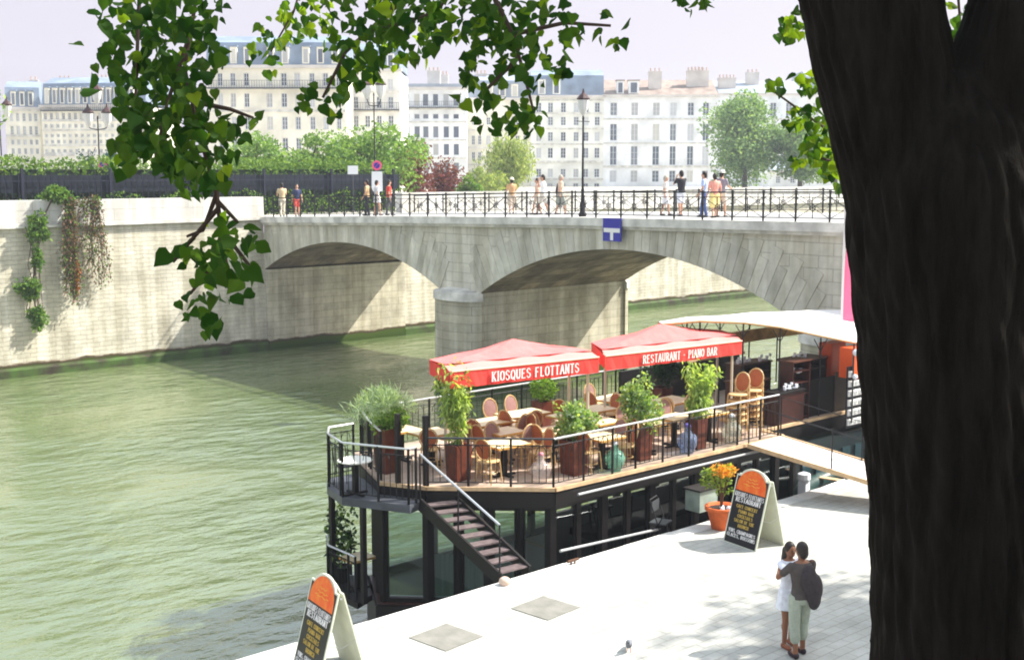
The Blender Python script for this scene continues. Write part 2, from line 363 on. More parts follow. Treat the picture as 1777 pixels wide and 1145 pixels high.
# ------------------------------------------------------------------ the setting
ZW = -2.26; BW = 58.65; R0 = 34.83; R1 = 44.0; ZG = 4.95
def water_mat():
    m = bpy.data.materials.new('river_water'); m.use_nodes = True; nt = m.node_tree; n = nt.nodes; l = nt.links
    bs = n['Principled BSDF']; bs.inputs['Roughness'].default_value = .07; bs.inputs['IOR'].default_value = 1.95
    tc = n.new('ShaderNodeTexCoord')
    nz = n.new('ShaderNodeTexNoise'); nz.inputs['Scale'].default_value = .09; nz.inputs['Detail'].default_value = 5; l.new(tc.outputs['Object'], nz.inputs['Vector'])
    rp = n.new('ShaderNodeValToRGB'); rp.color_ramp.elements[0].color = (.095,.13,.048,1); rp.color_ramp.elements[1].color = (.115,.15,.06,1)
    rp.color_ramp.elements[0].position = .35; rp.color_ramp.elements[1].position = .65
    l.new(nz.outputs['Fac'], rp.inputs[0]); l.new(rp.outputs[0], bs.inputs['Base Color'])
    bs.inputs['Specular IOR Level'].default_value = 1.0
    m1 = n.new('ShaderNodeMapping'); m1.inputs['Scale'].default_value = (.55, 1.0, 1); m1.inputs['Rotation'].default_value = (0,0,.5); l.new(tc.outputs['Object'], m1.inputs[0])
    a = n.new('ShaderNodeTexNoise'); a.inputs['Scale'].default_value = 1.5; a.inputs['Detail'].default_value = 5; a.inputs['Roughness'].default_value = .55; l.new(m1.outputs[0], a.inputs['Vector'])
    b = n.new('ShaderNodeTexNoise'); b.inputs['Scale'].default_value = .35; b.inputs['Detail'].default_value = 2; l.new(tc.outputs['Object'], b.inputs['Vector'])
    mx = n.new('ShaderNodeMath'); mx.operation = 'MULTIPLY_ADD'; l.new(b.outputs['Fac'], mx.inputs[0]); mx.inputs[1].default_value = 1.2; l.new(a.outputs['Fac'], mx.inputs[2])
    vn = n.new('ShaderNodeTexNoise'); vn.inputs['Scale'].default_value = .13; vn.inputs['Detail'].default_value = 3; l.new(m1.outputs[0], vn.inputs['Vector'])
    vr = n.new('ShaderNodeMapRange'); vr.inputs[1].default_value = .38; vr.inputs[2].default_value = .64; vr.inputs[3].default_value = .22; vr.inputs[4].default_value = .85; l.new(vn.outputs['Fac'], vr.inputs[0])
    bp = n.new('ShaderNodeBump'); l.new(vr.outputs[0], bp.inputs['Strength']); bp.inputs['Distance'].default_value = .42; l.new(mx.outputs[0], bp.inputs['Height']); l.new(bp.outputs[0], bs.inputs['Normal'])
    return m
# one ground sheet: river bed level drops between the two banks, far bank runs to the horizon
g = MB()
g.add([(-250,BW+.3,ZG),(1400,BW+.3,ZG),(1400,1600,ZG),(-900,1600,ZG),(-900,BW+.3,ZG)], [(0,1,2,3,4)])
struct(g.build('far_bank_ground', mat('park_gravel', (.42,.40,.34), .95, .12, .3)))
g = MB(); g.add([(-300,15.9,ZW),(900,15.9,ZW),(900,BW+.2,ZW),(-300,BW+.2,ZW)], [(0,1,2,3)])
struct(g.build('river_water', water_mat()))
g = MB(); g.box(-300,900,10,BW+.2,ZW-3.2,ZW-3)
struct(g.build('river_bed', M['soil']))
def paving_mat():
    m = stone_mat('quay_paving', (.50,.50,.48), (.46,.46,.44), (.36,.35,.32), .42, .2, .010, stain=.34, streak=False, bump=.35)
    return m
g = MB(); g.box(-60, 30.6, .6, 15.85, -3.4, 0); g.box(30.6, 300, .6, 13, -3.4, -.003)
struct(g.build('lower_quay', paving_mat()))
g = MB(); x = -30.0
while x < 33:
    L = 1.35+.3*random.random(); g.box(x, x+L-.015, 15.86, 16.25+.01*random.random(), -3.4, .012+.008*random.random()); x += L
struct(g.build('quay_edge_kerb', mat('kerb_granite', (.56,.55,.53), .85, .15, 1.2, .3, island=.1)))
# retaining wall behind the lower quay and the upper quay the photograph was taken from
o = MB().box(-60, 300, -.35, .59, -.2, 5.75).build('upper_quay_wall', M['wall']); tag(o, 'tall stone retaining wall behind the lower quay paving', 'wall')
o = MB().box(-60, 300, -40, -.36, 5.2, 5.7).build('upper_quay_pavement', M['asphalt']); struct(o)

# far quay walls
def quay_wall(x0, x1, ztop0, ztop1, name, label, par0, par1):
    t = thing(name, label, 'wall', (0,0,0))
    m = MB()
    n = 24
    for i in range(n):
        a = x0+(x1-x0)*i/n; b = x0+(x1-x0)*(i+1)/n
        za = ztop0+(ztop1-ztop0)*i/n; zb = ztop0+(ztop1-ztop0)*(i+1)/n
        # battered face: 0.25 m further out at the foot
        m.add([(a,BW-.25,ZW-3),(b,BW-.25,ZW-3),(b,BW,zb),(a,BW,za)], [(0,1,2,3)])
    m.add([(x0,BW,ztop0),(x1,BW,ztop1),(x1,BW+.8,ztop1),(x0,BW+.8,ztop0)], [(0,1,2,3)])
    m.build('stone_face', M['wall'], t)
    m = MB(); m.add([(x0,BW-.34,ZW-.6),(x1,BW-.34,ZW-.6),(x1,BW-.34,ZW+.34),(x0,BW-.34,ZW+.34),(x0,BW-.2,ZW+.46),(x1,BW-.2,ZW+.46)], [(0,1,2,3),(3,2,5,4)])
    m.build('algae_footing', mat('algae_stone', (.03,.02,.012), .8, 0, 1.2, .5, col2=(.05,.10,.015)), t)
    m = MB(); m.add([(x0,BW-.1,ztop0),(x1,BW-.1,ztop1),(x1,BW+.5,ztop1),(x0,BW+.5,ztop0),(x0,BW-.1,par0),(x1,BW-.1,par1),(x1,BW+.5,par1),(x0,BW+.5,par0)],
        [(3,2,1,0),(4,5,6,7),(0,1,5,4),(1,2,6,5),(2,3,7,6),(3,0,4,7)])
    m.build('parapet', M['parapet'], t)
    m = MB(); m.add([(x0,BW-.2,ztop0-.14),(x1,BW-.2,ztop1-.14),(x1,BW+.02,ztop1-.14),(x0,BW+.02,ztop0-.14),(x0,BW-.2,ztop0-.01),(x1,BW-.2,ztop1-.01),(x1,BW+.02,ztop1-.01),(x0,BW+.02,ztop0-.01)],
        [(3,2,1,0),(4,5,6,7),(0,1,5,4),(1,2,6,5),(2,3,7,6),(3,0,4,7)])
    m.build('string_course', M['cornice'], t)
    return t
quay_wall(-60, R0-.05, 4.45, 4.92, 'quay_wall', 'weathered stone quay wall with white parapet left of the bridge', 6.05, 6.0)
quay_wall(R1+.05, 420, 4.92, 4.92, 'quay_wall', 'sunlit stone quay wall seen beyond the bridge arches', 6.1, 6.1)

# ------------------------------------------------------------------ bridge
def zt(b):
    pts = [(0,5.9),(10,5.85),(22.5,5.76),(34.6,5.6),(46.2,5.33),(BW,4.96),(70,4.96)]
    for (a,za),(c,zc) in zip(pts, pts[1:]):
        if a <= b <= c:
            return za+(zc-za)*(b-a)/(c-a)
    return 4.95
bridge = thing('stone_bridge', 'grey stone arch bridge with iron railing crossing the river', 'bridge', (0,0,0))
ARCH = [(43.5, BW, 2.1, 1.78), (23.96, 40.77, 2.1, 2.3), (4.5, 21.0, 2.1, 2.3)]
def zarch(b):
    for b0, b1, zs, ri in ARCH:
        if b0 <= b <= b1:
            c = (b0+b1)/2; h = (b1-b0)/2; R = (h*h+ri*ri)/(2*ri)
            return zs+ri-R+math.sqrt(max(0, R*R-(b-c)**2))
    return None
def arch_pt(a, u):   # u in 0..1
    b0, b1, zs, ri = a; c = (b0+b1)/2; h = (b1-b0)/2; R = (h*h+ri*ri)/(2*ri); cz = zs+ri-R
    t0 = math.asin(h/R); t = -t0+2*t0*u
    return c+R*math.sin(t), cz+R*math.cos(t), math.sin(t), math.cos(t)
for X, sgn in ((R0, -1), (R1, 1)):
    m = MB(); bs_ = sorted(set([0.0, 4.5, 21.0, 23.96, 40.77, 43.5, BW]+[a[0]+(a[1]-a[0])*i/36 for a in ARCH for i in range(37)]))
    for p, q in zip(bs_, bs_[1:]):
        mid = (p+q)/2
        zp, zq = (zarch(p), zarch(q)) if zarch(mid) else (-3.5, -3.5)
        m.add([(0,p,zp),(0,q,zq),(0,q,zt(q)-.3),(0,p,zt(p)-.3)], [(0,1,2,3)] if sgn > 0 else [(3,2,1,0)])
    o = m.build('spandrel_wall', None or M['bridge'], bridge); o.location.x = X
    # voussoirs: separate blocks, long and stepped like the photo, a few cm proud of the wall
    for ai, a in enumerate(ARCH):
        m = MB(); N = 45 if ai else 41
        for i in range(N):
            u0 = (i+.022)/N; u1 = (i+.978)/N
            p0 = arch_pt(a, u0); p1 = arch_pt(a, u1)
            uu = abs((i+.5)/N-.5)*2
            L = (.95+.55*(i % 2)+.5*uu)
            def top(p):
                Lm = L; zz = p[1]+p[3]*Lm; cap_ = zt(p[0])-.34
                if zz > cap_: Lm = (cap_-p[1])/p[3]
                return (p[0]+p[2]*Lm, p[1]+p[3]*Lm)
            t0, t1 = top(p0), top(p1); x0 = 0; x1 = sgn*.035
            vs = [(x0,p0[0],p0[1]),(x0,p1[0],p1[1]),(x0,t1[0],t1[1]),(x0,t0[0],t0[1]),(x1,p0[0],p0[1]),(x1,p1[0],p1[1]),(x1,t1[0],t1[1]),(x1,t0[0],t0[1])]
            fs = [(4,5,6,7),(0,4,7,3),(1,2,6,5),(3,7,6,2),(0,1,5,4)]
            m.add(vs, fs)
        o = m.build('voussoir_ring', M['vouss'], bridge); o.location.x = X
    m = MB(); n = 60
    for i in range(n):
        p = BW*i/n; q = BW*(i+1)/n
        xa, xb = (X-.28, X+.3) if sgn < 0 else (X-.3, X+.28)
        m.add([(xa,p,zt(p)-.34),(xb,p,zt(p)-.34),(xb,p,zt(p)-.02),(xa,p,zt(p)-.02),(xa,q,zt(q)-.34),(xb,q,zt(q)-.34),(xb,q,zt(q)-.02),(xa,q,zt(q)-.02)],
              [(0,1,5,4),(3,7,6,2),(0,4,7,3),(1,2,6,5)])
        xa, xb = (X-.16, X+.1) if sgn < 0 else (X-.1, X+.16)
        m.add([(xa,p,zt(p)-.46),(xb,p,zt(p)-.46),(xb,p,zt(p)-.345),(xa,p,zt(p)-.345),(xa,q,zt(q)-.46),(xb,q,zt(q)-.46),(xb,q,zt(q)-.345),(xa,q,zt(q)-.345)],
              [(0,1,5,4),(3,7,6,2),(0,4,7,3),(1,2,6,5)])
    m.build('cornice', M['cornice'], bridge)
# fix brick orientation of the spandrels: the wall lies in the YZ plane
br_nodes = M['bridge'].node_tree.nodes
for nd in br_nodes:
    if nd.type == 'TEX_BRICK':
        tcn = [q for q in br_nodes if q.type == 'TEX_COORD'][0]
        sp = br_nodes.new('ShaderNodeSeparateXYZ'); cb = br_nodes.new('ShaderNodeCombineXYZ'); lk = M['bridge'].node_tree.links
        lk.new(tcn.outputs['Object'], sp.inputs[0]); lk.new(sp.outputs['Y'], cb.inputs['X']); lk.new(sp.outputs['Z'], cb.inputs['Y']); lk.new(cb.outputs[0], nd.inputs['Vector'])
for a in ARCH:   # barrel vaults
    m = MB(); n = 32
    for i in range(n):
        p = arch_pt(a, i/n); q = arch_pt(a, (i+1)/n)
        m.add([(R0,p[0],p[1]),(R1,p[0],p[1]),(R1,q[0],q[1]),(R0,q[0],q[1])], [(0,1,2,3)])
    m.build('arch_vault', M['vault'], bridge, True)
for b0, b1 in ((40.77, 43.5), (21.0, 23.96)):
    m = MB(); m.box(R0+.003, R1-.003, b0, b1, -5.4, 2.1)
    c = (b0+b1)/2; hw = (b1-b0)/2
    for X, sgn in ((R0, -1), (R1, 1)):
        poly = [(X-sgn*.01, c-hw-.12)]+[(X+sgn*(hw+.05)*math.cos(t)*.55, c+(hw+.12)*math.sin(t)) for t in np.linspace(-PI/2, PI/2, 13)]+[(X-sgn*.01, c+hw+.12)]
        m.prism(poly, -5.4, 1.75)
    m.build('pier', M['pier'], bridge)
    for X, sgn in ((R0, -1), (R1, 1)):
        m = MB()
        for e, za, zb in ((.20, 1.75, 2.08), (.12, 2.08, 2.13), (-.25, 2.13, 2.2), (-.7, 2.2, 2.26)):
            poly = [(X-sgn*.005, c-hw-e)]+[(X+sgn*(hw+e)*math.cos(t)*.55, c+(hw+e)*math.sin(t)) for t in np.linspace(-PI/2, PI/2, 13)]+[(X-sgn*.005, c+hw+e)]
            m.prism(poly, za+.002, zb)
        m.build('pier_cap', M['cornice'], bridge)
# abutment on the far bank
m = MB(); m.box(R0-.02, R1+.02, BW-.33, BW+1.5, -5.4, 2.1); m.build('abutment', M['pier'], bridge)
m = MB(); n = 40
for i in range(n):
    p = 70*i/n; q = 70*(i+1)/n; x0, x1 = R0+.3, R1-.3
    m.add([(x0,p,zt(p)-.02),(x1,p,zt(p)-.02),(x1,q,zt(q)-.02),(x0,q,zt(q)-.02)], [(0,1,2,3)])
m.build('pavement', mat('pale_bridge_pavement', (.50,.49,.47), .9, .1, 2), bridge)
m = MB()
for i in range(n):
    p = 70*i/n; q = 70*(i+1)/n; x0, x1 = R0+2.2, R1-2.2
    m.add([(x0,p,zt(p)-.012),(x1,p,zt(p)-.012),(x1,q,zt(q)-.012),(x0,q,zt(q)-.012)], [(0,1,2,3)])
m.build('roadway', M['asphalt'], bridge)
# railings
RAILH = .98; SP = 1.32
def rail_panel():
    m = MB()
    b0, b1 = .03, SP-.03
    for z in (.12, .80): m.bar((0,b0,z), (0,b1,z), .024)
    # crossed bars with a small ring at the crossing and a centre upright
    m.bar((0,b0,.12), (0,b1,.80), .018); m.bar((0.006,b0,.80), (0.006,b1,.12), .018)
    c = SP/2
    m.bar((0,c,.12), (0,c,.80), .022)
    for i in range(10):
        t0 = 2*PI*i/10; t1 = 2*PI*(i+1)/10
        m.bar((.01,c+.1*math.cos(t0),.46+.1*math.sin(t0)), (.01,c+.1*math.cos(t1),.46+.1*math.sin(t1)), .024)
    return m
panel_me = rail_panel(); post_me = MB(); post_me.box(-.027,.027,-.027,.027,-.02,RAILH); post_me.lathe([(.045,0),(.05,.04),(.02,.07)], (0,0,RAILH), 8)
post_me.bar((0,0,.55),(0,0,.6),.09)
proto_panel = proto_post = None
for X, xs in ((R0-.12, 'near'), (R1+.1, 'far')):
    rl = MB()
    nn = int((BW-2)/SP)
    bs_ = [2+SP*i for i in range(nn+1)]
    for p, q in zip(bs_, bs_[1:]):
        rl.bar((X,p,zt(p)+RAILH-.03), (X,q,zt(q)+RAILH-.03), .06, .05)
    rail = rl.build('railing', M['iron'], bridge)
    for i, p in enumerate(bs_):
        if p < 14 : continue
        if proto_post is None:
            proto_post = post_me.build('railing_post', M['iron'], rail); o = proto_post
        else:
            o = proto_post.copy(); COL.objects.link(o); o.parent = rail
        o.location = (X, p, zt(p)-.02)
        if i < nn:
            if proto_panel is None:
                proto_panel = panel_me.build('railing_panel', M['iron'], rail); o = proto_panel
            else:
                o = proto_panel.copy(); COL.objects.link(o); o.parent = rail
            o.location = (X, p, zt(p)-.02); o.rotation_euler.x = math.atan((zt(p+SP)-zt(p))/SP)
# blue navigation sign: a white T on blue
t = thing('river_sign', 'square blue sign with a white T fixed to the bridge above the middle arch', 'sign', (R0-.34, 32.6, 4.72))
MB().box(-.02,.02,-.47,.47,0,.88).build('panel', M['blue'], t)
m = MB(); m.box(-.034,-.021,-.42,.42,.34,.50); m.box(-.034,-.021,-.075,.075,.04,.338); m.build('white_mark', M['letter'], t)
MB().box(.021,.06,-.3,.3,.5,.6).build('bracket', M['irong'], t)

# ------------------------------------------------------------------ restaurant barge
DZ = 1.1
barge = thing('restaurant_barge', 'dark two storey floating restaurant with timber terrace deck moored at the quay', 'boat', (0,0,0))
poly_up = [(14.5,20.1),(14.95,19.15),(16.78,17.36),(24.3,17.3),(24.3,18.0),(29.0,18.0),(29.0,22.7),(15.6,22.7),(15.0,21.3)]
def inset(poly, d):
    cx = sum(p[0] for p in poly)/len(poly); cy = sum(p[1] for p in poly)/len(poly)
    return [(x+(d if x < cx else -d), y+(d if y < cy else -d)) for x, y in poly]
m = MB(); m.prism(poly_up, DZ-.06, DZ); m.build('deck_planking', M['deck'], barge)
m = MB()
def edge_strip(m, poly, z0, z1, out, idx):
    for i in idx:
        a = Vector((*poly[i], 0)); b = Vector((*poly[(i+1) % len(poly)], 0)); d = (b-a).normalized(); nrm = Vector((d.y, -d.x, 0))
        q = [a, b, b+nrm*out, a+nrm*out]
        m.prism([(p.x, p.y) for p in q], z0, z1)
edge_strip(m, poly_up, DZ-.045, DZ+.03, .06, [0,1,2,3,4]); m.build('deck_edge_board', M['edge'], barge)
m = MB(); edge_strip(m, poly_up, DZ-.40, DZ-.08, .03, [0,1,2,3,4,5,6,7,8]); m.build('deck_fascia', M['fascia'], barge)
m = MB(); m.prism(inset(poly_up, .06), DZ-.36, DZ-.065); m.build('deck_frame', M['fascia'], barge)
m = MB(); m.tube([(17.3,17.22,DZ-.18),(24.4,17.16,DZ-.18)], .028); m.build('deck_pipe', M['steel'], barge)
LZ = -1.35
poly_lo = [(13.6,22.6),(13.6,20.8),(14.9,18.6),(16.6,17.0),(29.2,17.0),(29.2,22.9)]
m = MB(); m.prism([(14.15,19.85),(15.0,18.9),(16.7,17.1),(29.2,17.1),(29.2,21.5),(15.1,21.5)], ZW-.6, LZ); m.build('hull', M['fascia'], barge)
m = MB(); m.prism([(14.22,19.88),(15.05,19.0),(16.75,17.2),(29.1,17.2),(29.1,21.4),(15.12,21.4)], LZ+.002, LZ+.02)
m.build('lower_deck_floor', mat('dark_red_floor', (.05,.02,.016), .4, .3, 3), barge)
# lower cabin: posts, glass, curtains
wallpts = [(15.25,21.3),(14.4,19.9),(15.05,19.25),(16.85,17.55),(25.1,17.55)]
def along(a, b, n): return [(a[0]+(b[0]-a[0])*i/n, a[1]+(b[1]-a[1])*i/n) for i in range(n+1)]
posts = []; gl = []
for (a, b), n in zip(zip(wallpts, wallpts[1:]), (3, 1, 4, 11)):
    pp = along(a, b, n)
    posts += pp[:-1]
    for p, q in zip(pp, pp[1:]): gl.append((p, q))
posts.append(wallpts[-1])
zt_ = DZ-.4
proto = None
for i, (x, y) in enumerate(posts):
    w_ = .11 if i % 2 else .17
    m = MB(); m.box(-w_/2, w_/2, -w_/2, w_/2, LZ, zt_); o = m.build('cabin_post', M['fascia'], barge, loc=(x, y, 0))
for k, (p, q) in enumerate(gl):
    a = Vector((*p, 0)); b = Vector((*q, 0)); d = (b-a).normalized(); nrm = Vector((d.y, -d.x, 0)); a2 = a+d*.08; b2 = b-d*.08
    m = MB(); m.bar(a2+Vector((0,0,LZ+.06)), b2+Vector((0,0,LZ+.06)), .07, .1); m.bar(a2+Vector((0,0,zt_-.05)), b2+Vector((0,0,zt_-.05)), .07, .09)
    m.bar(a2+Vector((0,0,LZ+.01)), a2+Vector((0,0,zt_-.01)), .05); m.bar(b2+Vector((0,0,LZ+.01)), b2+Vector((0,0,zt_-.01)), .05)
    fr_ = m.build('cabin_window', M['fascia'], barge)
    m = MB(); m.bar(a2+Vector((0,0,(LZ+zt_)/2)), b2+Vector((0,0,(LZ+zt_)/2)), .012, zt_-LZ-.3); m.build('pane', M['glass'], fr_)
    # half-height pleated curtain behind the glass
    if k % 4 != 3:
        m = MB(); inn = -nrm*.10; z0, z1 = LZ+.08, LZ+.82+.18*(k % 3)
        N = 14; vs = []
        for j in range(N+1):
            pt = a2+(b2-a2)*j/N+inn-nrm*(.02*math.sin(j*2.1))
            vs += [(pt.x, pt.y, z0), (pt.x, pt.y, z1)]
        m.add(vs, [(2*j, 2*j+2, 2*j+3, 2*j+1) for j in range(N)]); m.build('curtain', M['curtain'], fr_)
# far side of the cabin: posts and glass onto the river
for i in range(9):
    x = 15.3+i*1.5
    m = MB(); m.box(-.07,.07,-.07,.07,LZ,zt_); m.build('cabin_post', M['fascia'], barge, loc=(x, 21.3, 0))
m = MB(); m.box(15.3,27,21.27,21.33,LZ+.02,LZ+.16); m.box(15.3,27,21.27,21.33,zt_-.12,zt_); m.build('back_window_frame', M['fascia'], barge)
MB().prism([(13.95,20.2),(14.6,20.5),(15.2,21.6),(14.4,22.0),(14.0,21.4)],LZ-.12,LZ).build('lower_landing', M['fascia'], barge)
m = MB(); m.box(25.1,29.0,17.5,17.62,LZ,zt_); m.box(28.9,29.0,17.65,21.3,LZ,zt_); m.build('cabin_wall', mat('dark_green_panel', (.012,.02,.022), .35), barge)
m = MB()
for i in range(6): m.box(25.4+i*.58, 25.75+i*.58, 17.46, 17.495, -.3, .35)
m.build('cabin_porthole', mat('reflecting_dark_glass', (.03,.06,.07), .08, spec=.8), barge)
# little side balcony with its own railing, one step down
PZ = .86
bal = MB(); balp = [(14.88,19.15),(14.48,20.1),(14.95,21.3),(15.1,21.9),(14.4,21.9),(14.02,21.35),(13.75,20.4),(14.4,19.0)]
bal.prism(balp, PZ-.16, PZ); bal.build('balcony', mat('grey_steel_plate', (.07,.075,.09), .45, .2, 3), barge)
def railing(parent, pts, z, h, step=.13, r=.009, postr=.028, postn=6, top=M['steel'], name='railing', plain=False):
    """pts: ground line; thin balusters, posts, bright handrail"""
    m = MB(); tops = []
    L = 0; segs = []
    for a, b in zip(pts, pts[1:]):
        a = Vector(a); b = Vector(b); segs.append((a, b, (b-a).length)); L += (b-a).length
    for a, b, l_ in segs:
        n = max(2, int(l_/step))
        for i in range(n+1):
            p = a+(b-a)*i/n
            if i % postn == 0 or i == n:
                m.tube([(p.x,p.y,z), (p.x,p.y,z+h)], postr, 6)
            elif not plain: m.tube([(p.x,p.y,z+.1), (p.x,p.y,z+h-.12)], r, 5)
        for zz in (.1, h-.14): m.tube([(a.x,a.y,z+zz), (b.x,b.y,z+zz)], .012, 5)
        if not plain:
            for i in range(0, n-1, 3):     # hoops under the handrail
                p = a+(b-a)*(i+.5)/n; q = a+(b-a)*(i+2)/n; c = (p+q)/2; rr = (q-p).length/2; d = (q-p).normalized()
                pts2 = [(c.x+d.x*rr*math.cos(t), c.y+d.y*rr*math.cos(t), z+h-.32+.17*math.sin(t)) for t in np.linspace(0, PI, 7)]
                m.tube(pts2, .008, 4)
    rl = m.build(name, M['iron'], parent)
    m = MB()
    for a, b, l_ in segs: m.tube([(a.x,a.y,z+h), (b.x,b.y,z+h)], .022, 7)
    m.build('handrail', top, rl)
    return rl
railing(barge, [(15.05,21.85),(14.42,21.85),(14.06,21.33),(13.79,20.42),(14.42,19.06),(14.62,19.08)], PZ, 1.12, name='balcony_railing')
railing(barge, [(16.8,17.42),(19.2,17.40),(21.8,17.38),(24.2,17.36)], DZ, 1.0, step=.14, name='terrace_railing')
railing(barge, [(14.98,19.22),(16.8,17.42)], DZ, 1.0, step=.14, name='terrace_railing', top=M['irong'])
railing(barge, [(14.62,20.25),(15.1,21.35),(15.7,22.5),(24.0,22.5),(28.8,22.5)], DZ, 1.02, step=.16, name='river_side_railing')
# tall dark posts framing the stair head
for x, y in ((14.68,19.75),(14.98,19.22)):
    MB().box(-.045,.045,-.045,.045,0,1.45).build('stair_post', M['fascia'], barge, loc=(x, y, DZ))
# stair to the quay
st = MB()
top0, bot0 = Vector((14.66,19.0,.84)), Vector((14.42,16.35,.02)); top1, bot1 = Vector((15.36,18.75,.84)), Vector((15.12,16.32,.02))
for a, b in ((top0, bot0), (top1, bot1)): st.bar(a, b, .05, .26)
stair = st.build('stair', M['fascia'], barge)
m = MB()
for i in range(9):
    f = (i+.5)/9; a = top0.lerp(bot0, f); b = top1.lerp(bot1, f); a.z += .05; b.z += .05; m.bar(a, b, .24, .03)
m.build('tread', mat('worn_steel_tread', (.13,.10,.10), .5, .25, 8), stair)
m = MB()
for a, b in ((top0, bot0),):
    up = Vector((0,0,1.02)); m.tube([a+up*1.0, b+up], .024, 7)
m.build('handrail', M['steel'], stair)
for f in (0, .5, 1):
    p = top0.lerp(bot0, f); MB().tube([p, p+Vector((0,0,1.02))], .018, 6).build('handrail_post', M['iron'], stair)
# lower landing under the balcony
MB().box(-.05,.05,-.05,.05,LZ,PZ-.16).build('balcony_post', M['fascia'], barge, loc=(14.2,21.45,0))
MB().box(-.05,.05,-.05,.05,LZ,PZ-.16).build('balcony_post', M['fascia'], barge, loc=(14.05,20.1,0))
railing(barge, [(14.9,21.8),(14.4,21.95),(14.02,21.35),(13.98,20.3)], LZ, .95, name='lower_railing')
# long gangplank to the quay
ramp = thing('gangplank', 'broad pale gangplank with thin cable rails running from the terrace to the quay', 'gangway', (0,0,0))
A0 = Vector((22.85,17.2,DZ+.03)); B0 = Vector((24.15,17.25,DZ+.03)); dirr = Vector((23.7,14.2,.5))-A0; A1 = A0+dirr*1.9; B1 = B0+dirr*1.9
A1.z = B1.z = .06
m = MB(); m.add([A0,B0,B1,A1,A0-Vector((0,0,.09)),B0-Vector((0,0,.09)),B1-Vector((0,0,.05)),A1-Vector((0,0,.05))], [(0,3,2,1),(4,5,6,7),(0,1,5,4),(1,2,6,5),(2,3,7,6),(3,0,4,7)])
m.build('walkway', mat('bleached_plank', (.62,.55,.54), .7, .1, 5, stretch=(1,6,1)), ramp)
m = MB(); m.bar(A0-Vector((.03,0,.03)), A1-Vector((.03,0,0)), .05, .1); m.bar(B0+Vector((.03,0,-.03)), B1+Vector((.03,0,0)), .05, .1); m.build('side_beam', M['edge'], ramp)
for a, b in ((A0, A1), (B0, B1)):
    for f in (0, .33, .62):
        p = a.lerp(b, f); MB().tube([(0,0,-.1),(0,0,.95)], .018, 6).build('stanchion', M['iron'], ramp, loc=p)
    m = MB()
    for z in (.5, .93): m.tube([a+Vector((0,0,z)), a.lerp(b,.33)+Vector((0,0,z-.03)), a.lerp(b,.62)+Vector((0,0,z))], .009, 5)
    m.build('cable_rail', M['iron'], ramp)

# bar and service furniture on the right of the terrace
def cabinet(x, y, w_, d_, h_, label, rz=0, shelves=2, top=0):
    t = thing('service_cabinet', label, 'cabinet', (x, y, DZ+top), rz, 'dark wooden service cabinets on the bar deck')
    m = MB(); th = .03
    m.box(-w_/2, -w_/2+th, -d_/2, d_/2, 0, h_); m.box(w_/2-th, w_/2, -d_/2, d_/2, 0, h_); m.box(-w_/2+th, w_/2-th, d_/2-th, d_/2, 0, h_)
    m.build('carcass', M['darkwood'], t)
    MB().box(-w_/2-.03, w_/2+.03, -d_/2-.03, d_/2+.03, h_+.002, h_+.04).build('top', mat('worn_mahogany_top', (.09,.035,.022), .35, .2, 6), t)
    for i in range(shelves+1):
        z = .05+(h_-.3)*i/max(1, shelves); MB().box(-w_/2+th+.002, w_/2-th-.002, -d_/2+.01, d_/2-th-.002, z, z+.025).build('shelf', M['darkwood'], t)
    return t, h_
def crockery(x, y, z, n, label, spread=.5, blue=False):
    t = thing('glassware', label, 'glasses', (x, y, z), 0, 'glasses and crockery on the bar furniture')
    for i in range(n):
        m = MB(); px = -spread/2+spread*i/max(1, n-1); k = i % 3
        if k == 0: m.lathe([(.035,0),(.04,.02),(.045,.11),(.04,.11)], (px,.04*(i%2),0), 10)
        elif k == 1: m.lathe([(.03,0),(.006,.01),(.006,.07),(.035,.10),(.038,.16),(.03,.16)], (px,.03,0), 10)
        else: m.lathe([(.04,0),(.07,.03),(.075,.04),(.01,.035)], (px,0,0), 10)
        m.build('glass' if k < 2 else 'bowl', M['china'], t)
cabinet(25.0,18.9,1.15,.5,1.05,'dark waiter cabinet nearest the right awning post')
cabinet(26.35,19.9,1.3,.5,1.25,'long dark back counter behind the stacked chairs', shelves=1)
cabinet(26.2,18.35,.75,.45,1.5,'tall open shelf unit full of glasses beside the stacked chairs', shelves=4)
cabinet(27.5,19.0,1.3,.6,1.35,'broad dark cabinet left of the red panel', shelves=2)
for x, y, z, n, lab in ((25.0,18.85,DZ+1.1,4,'pale blue bowl and glasses on the waiter cabinet'),(26.0,19.8,DZ+1.3,7,'row of glasses on the long back counter'),
    (26.2,18.3,DZ+.48,4,'glasses on the lowest visible shelf of the tall unit'),(26.2,18.3,DZ+.83,4,'glasses on the middle shelf of the tall unit'),(26.2,18.3,DZ+1.18,4,'glasses on the upper shelf of the tall unit'),
    (25.7,18.1,DZ+.86,7,'stacked crockery on the low serving counter'),
    (27.2,18.9,DZ+1.4,7,'white cups on the broad cabinet left of the red panel'),(25.0,18.7,DZ+.72,4,'glasses on the middle shelf of the waiter cabinet'),(26.8,19.7,DZ+1.3,5,'bowls at the right end of the long back counter')):
    crockery(x, y, z, n, lab, .5)
t = thing('serving_counter', 'low dark serving counter behind the stacked bistro chairs', 'counter', (25.6,18.2,DZ))
MB().box(-.55,.55,-.2,.25,0,.8).build('body', M['darkwood'], t); MB().box(-.6,.6,-.24,.29,.802,.84).build('top', M['fascia'], t)
t = thing('bar_wall', 'dark bar wall facing the gangplank with a slatted grey panel', 'wall', (28.0,18.2,DZ))
MB().box(-1.7,.95,0,.08,-.2,.95).build('lower_panel', M['fascia'], t)
MB().box(-.2,.4,-.03,-.002,.0,1.05).build('slatted_panel', mat('slatted_grey_brown', (.12,.10,.08), .6, .3, 30, stretch=(6,1,.2)), t)
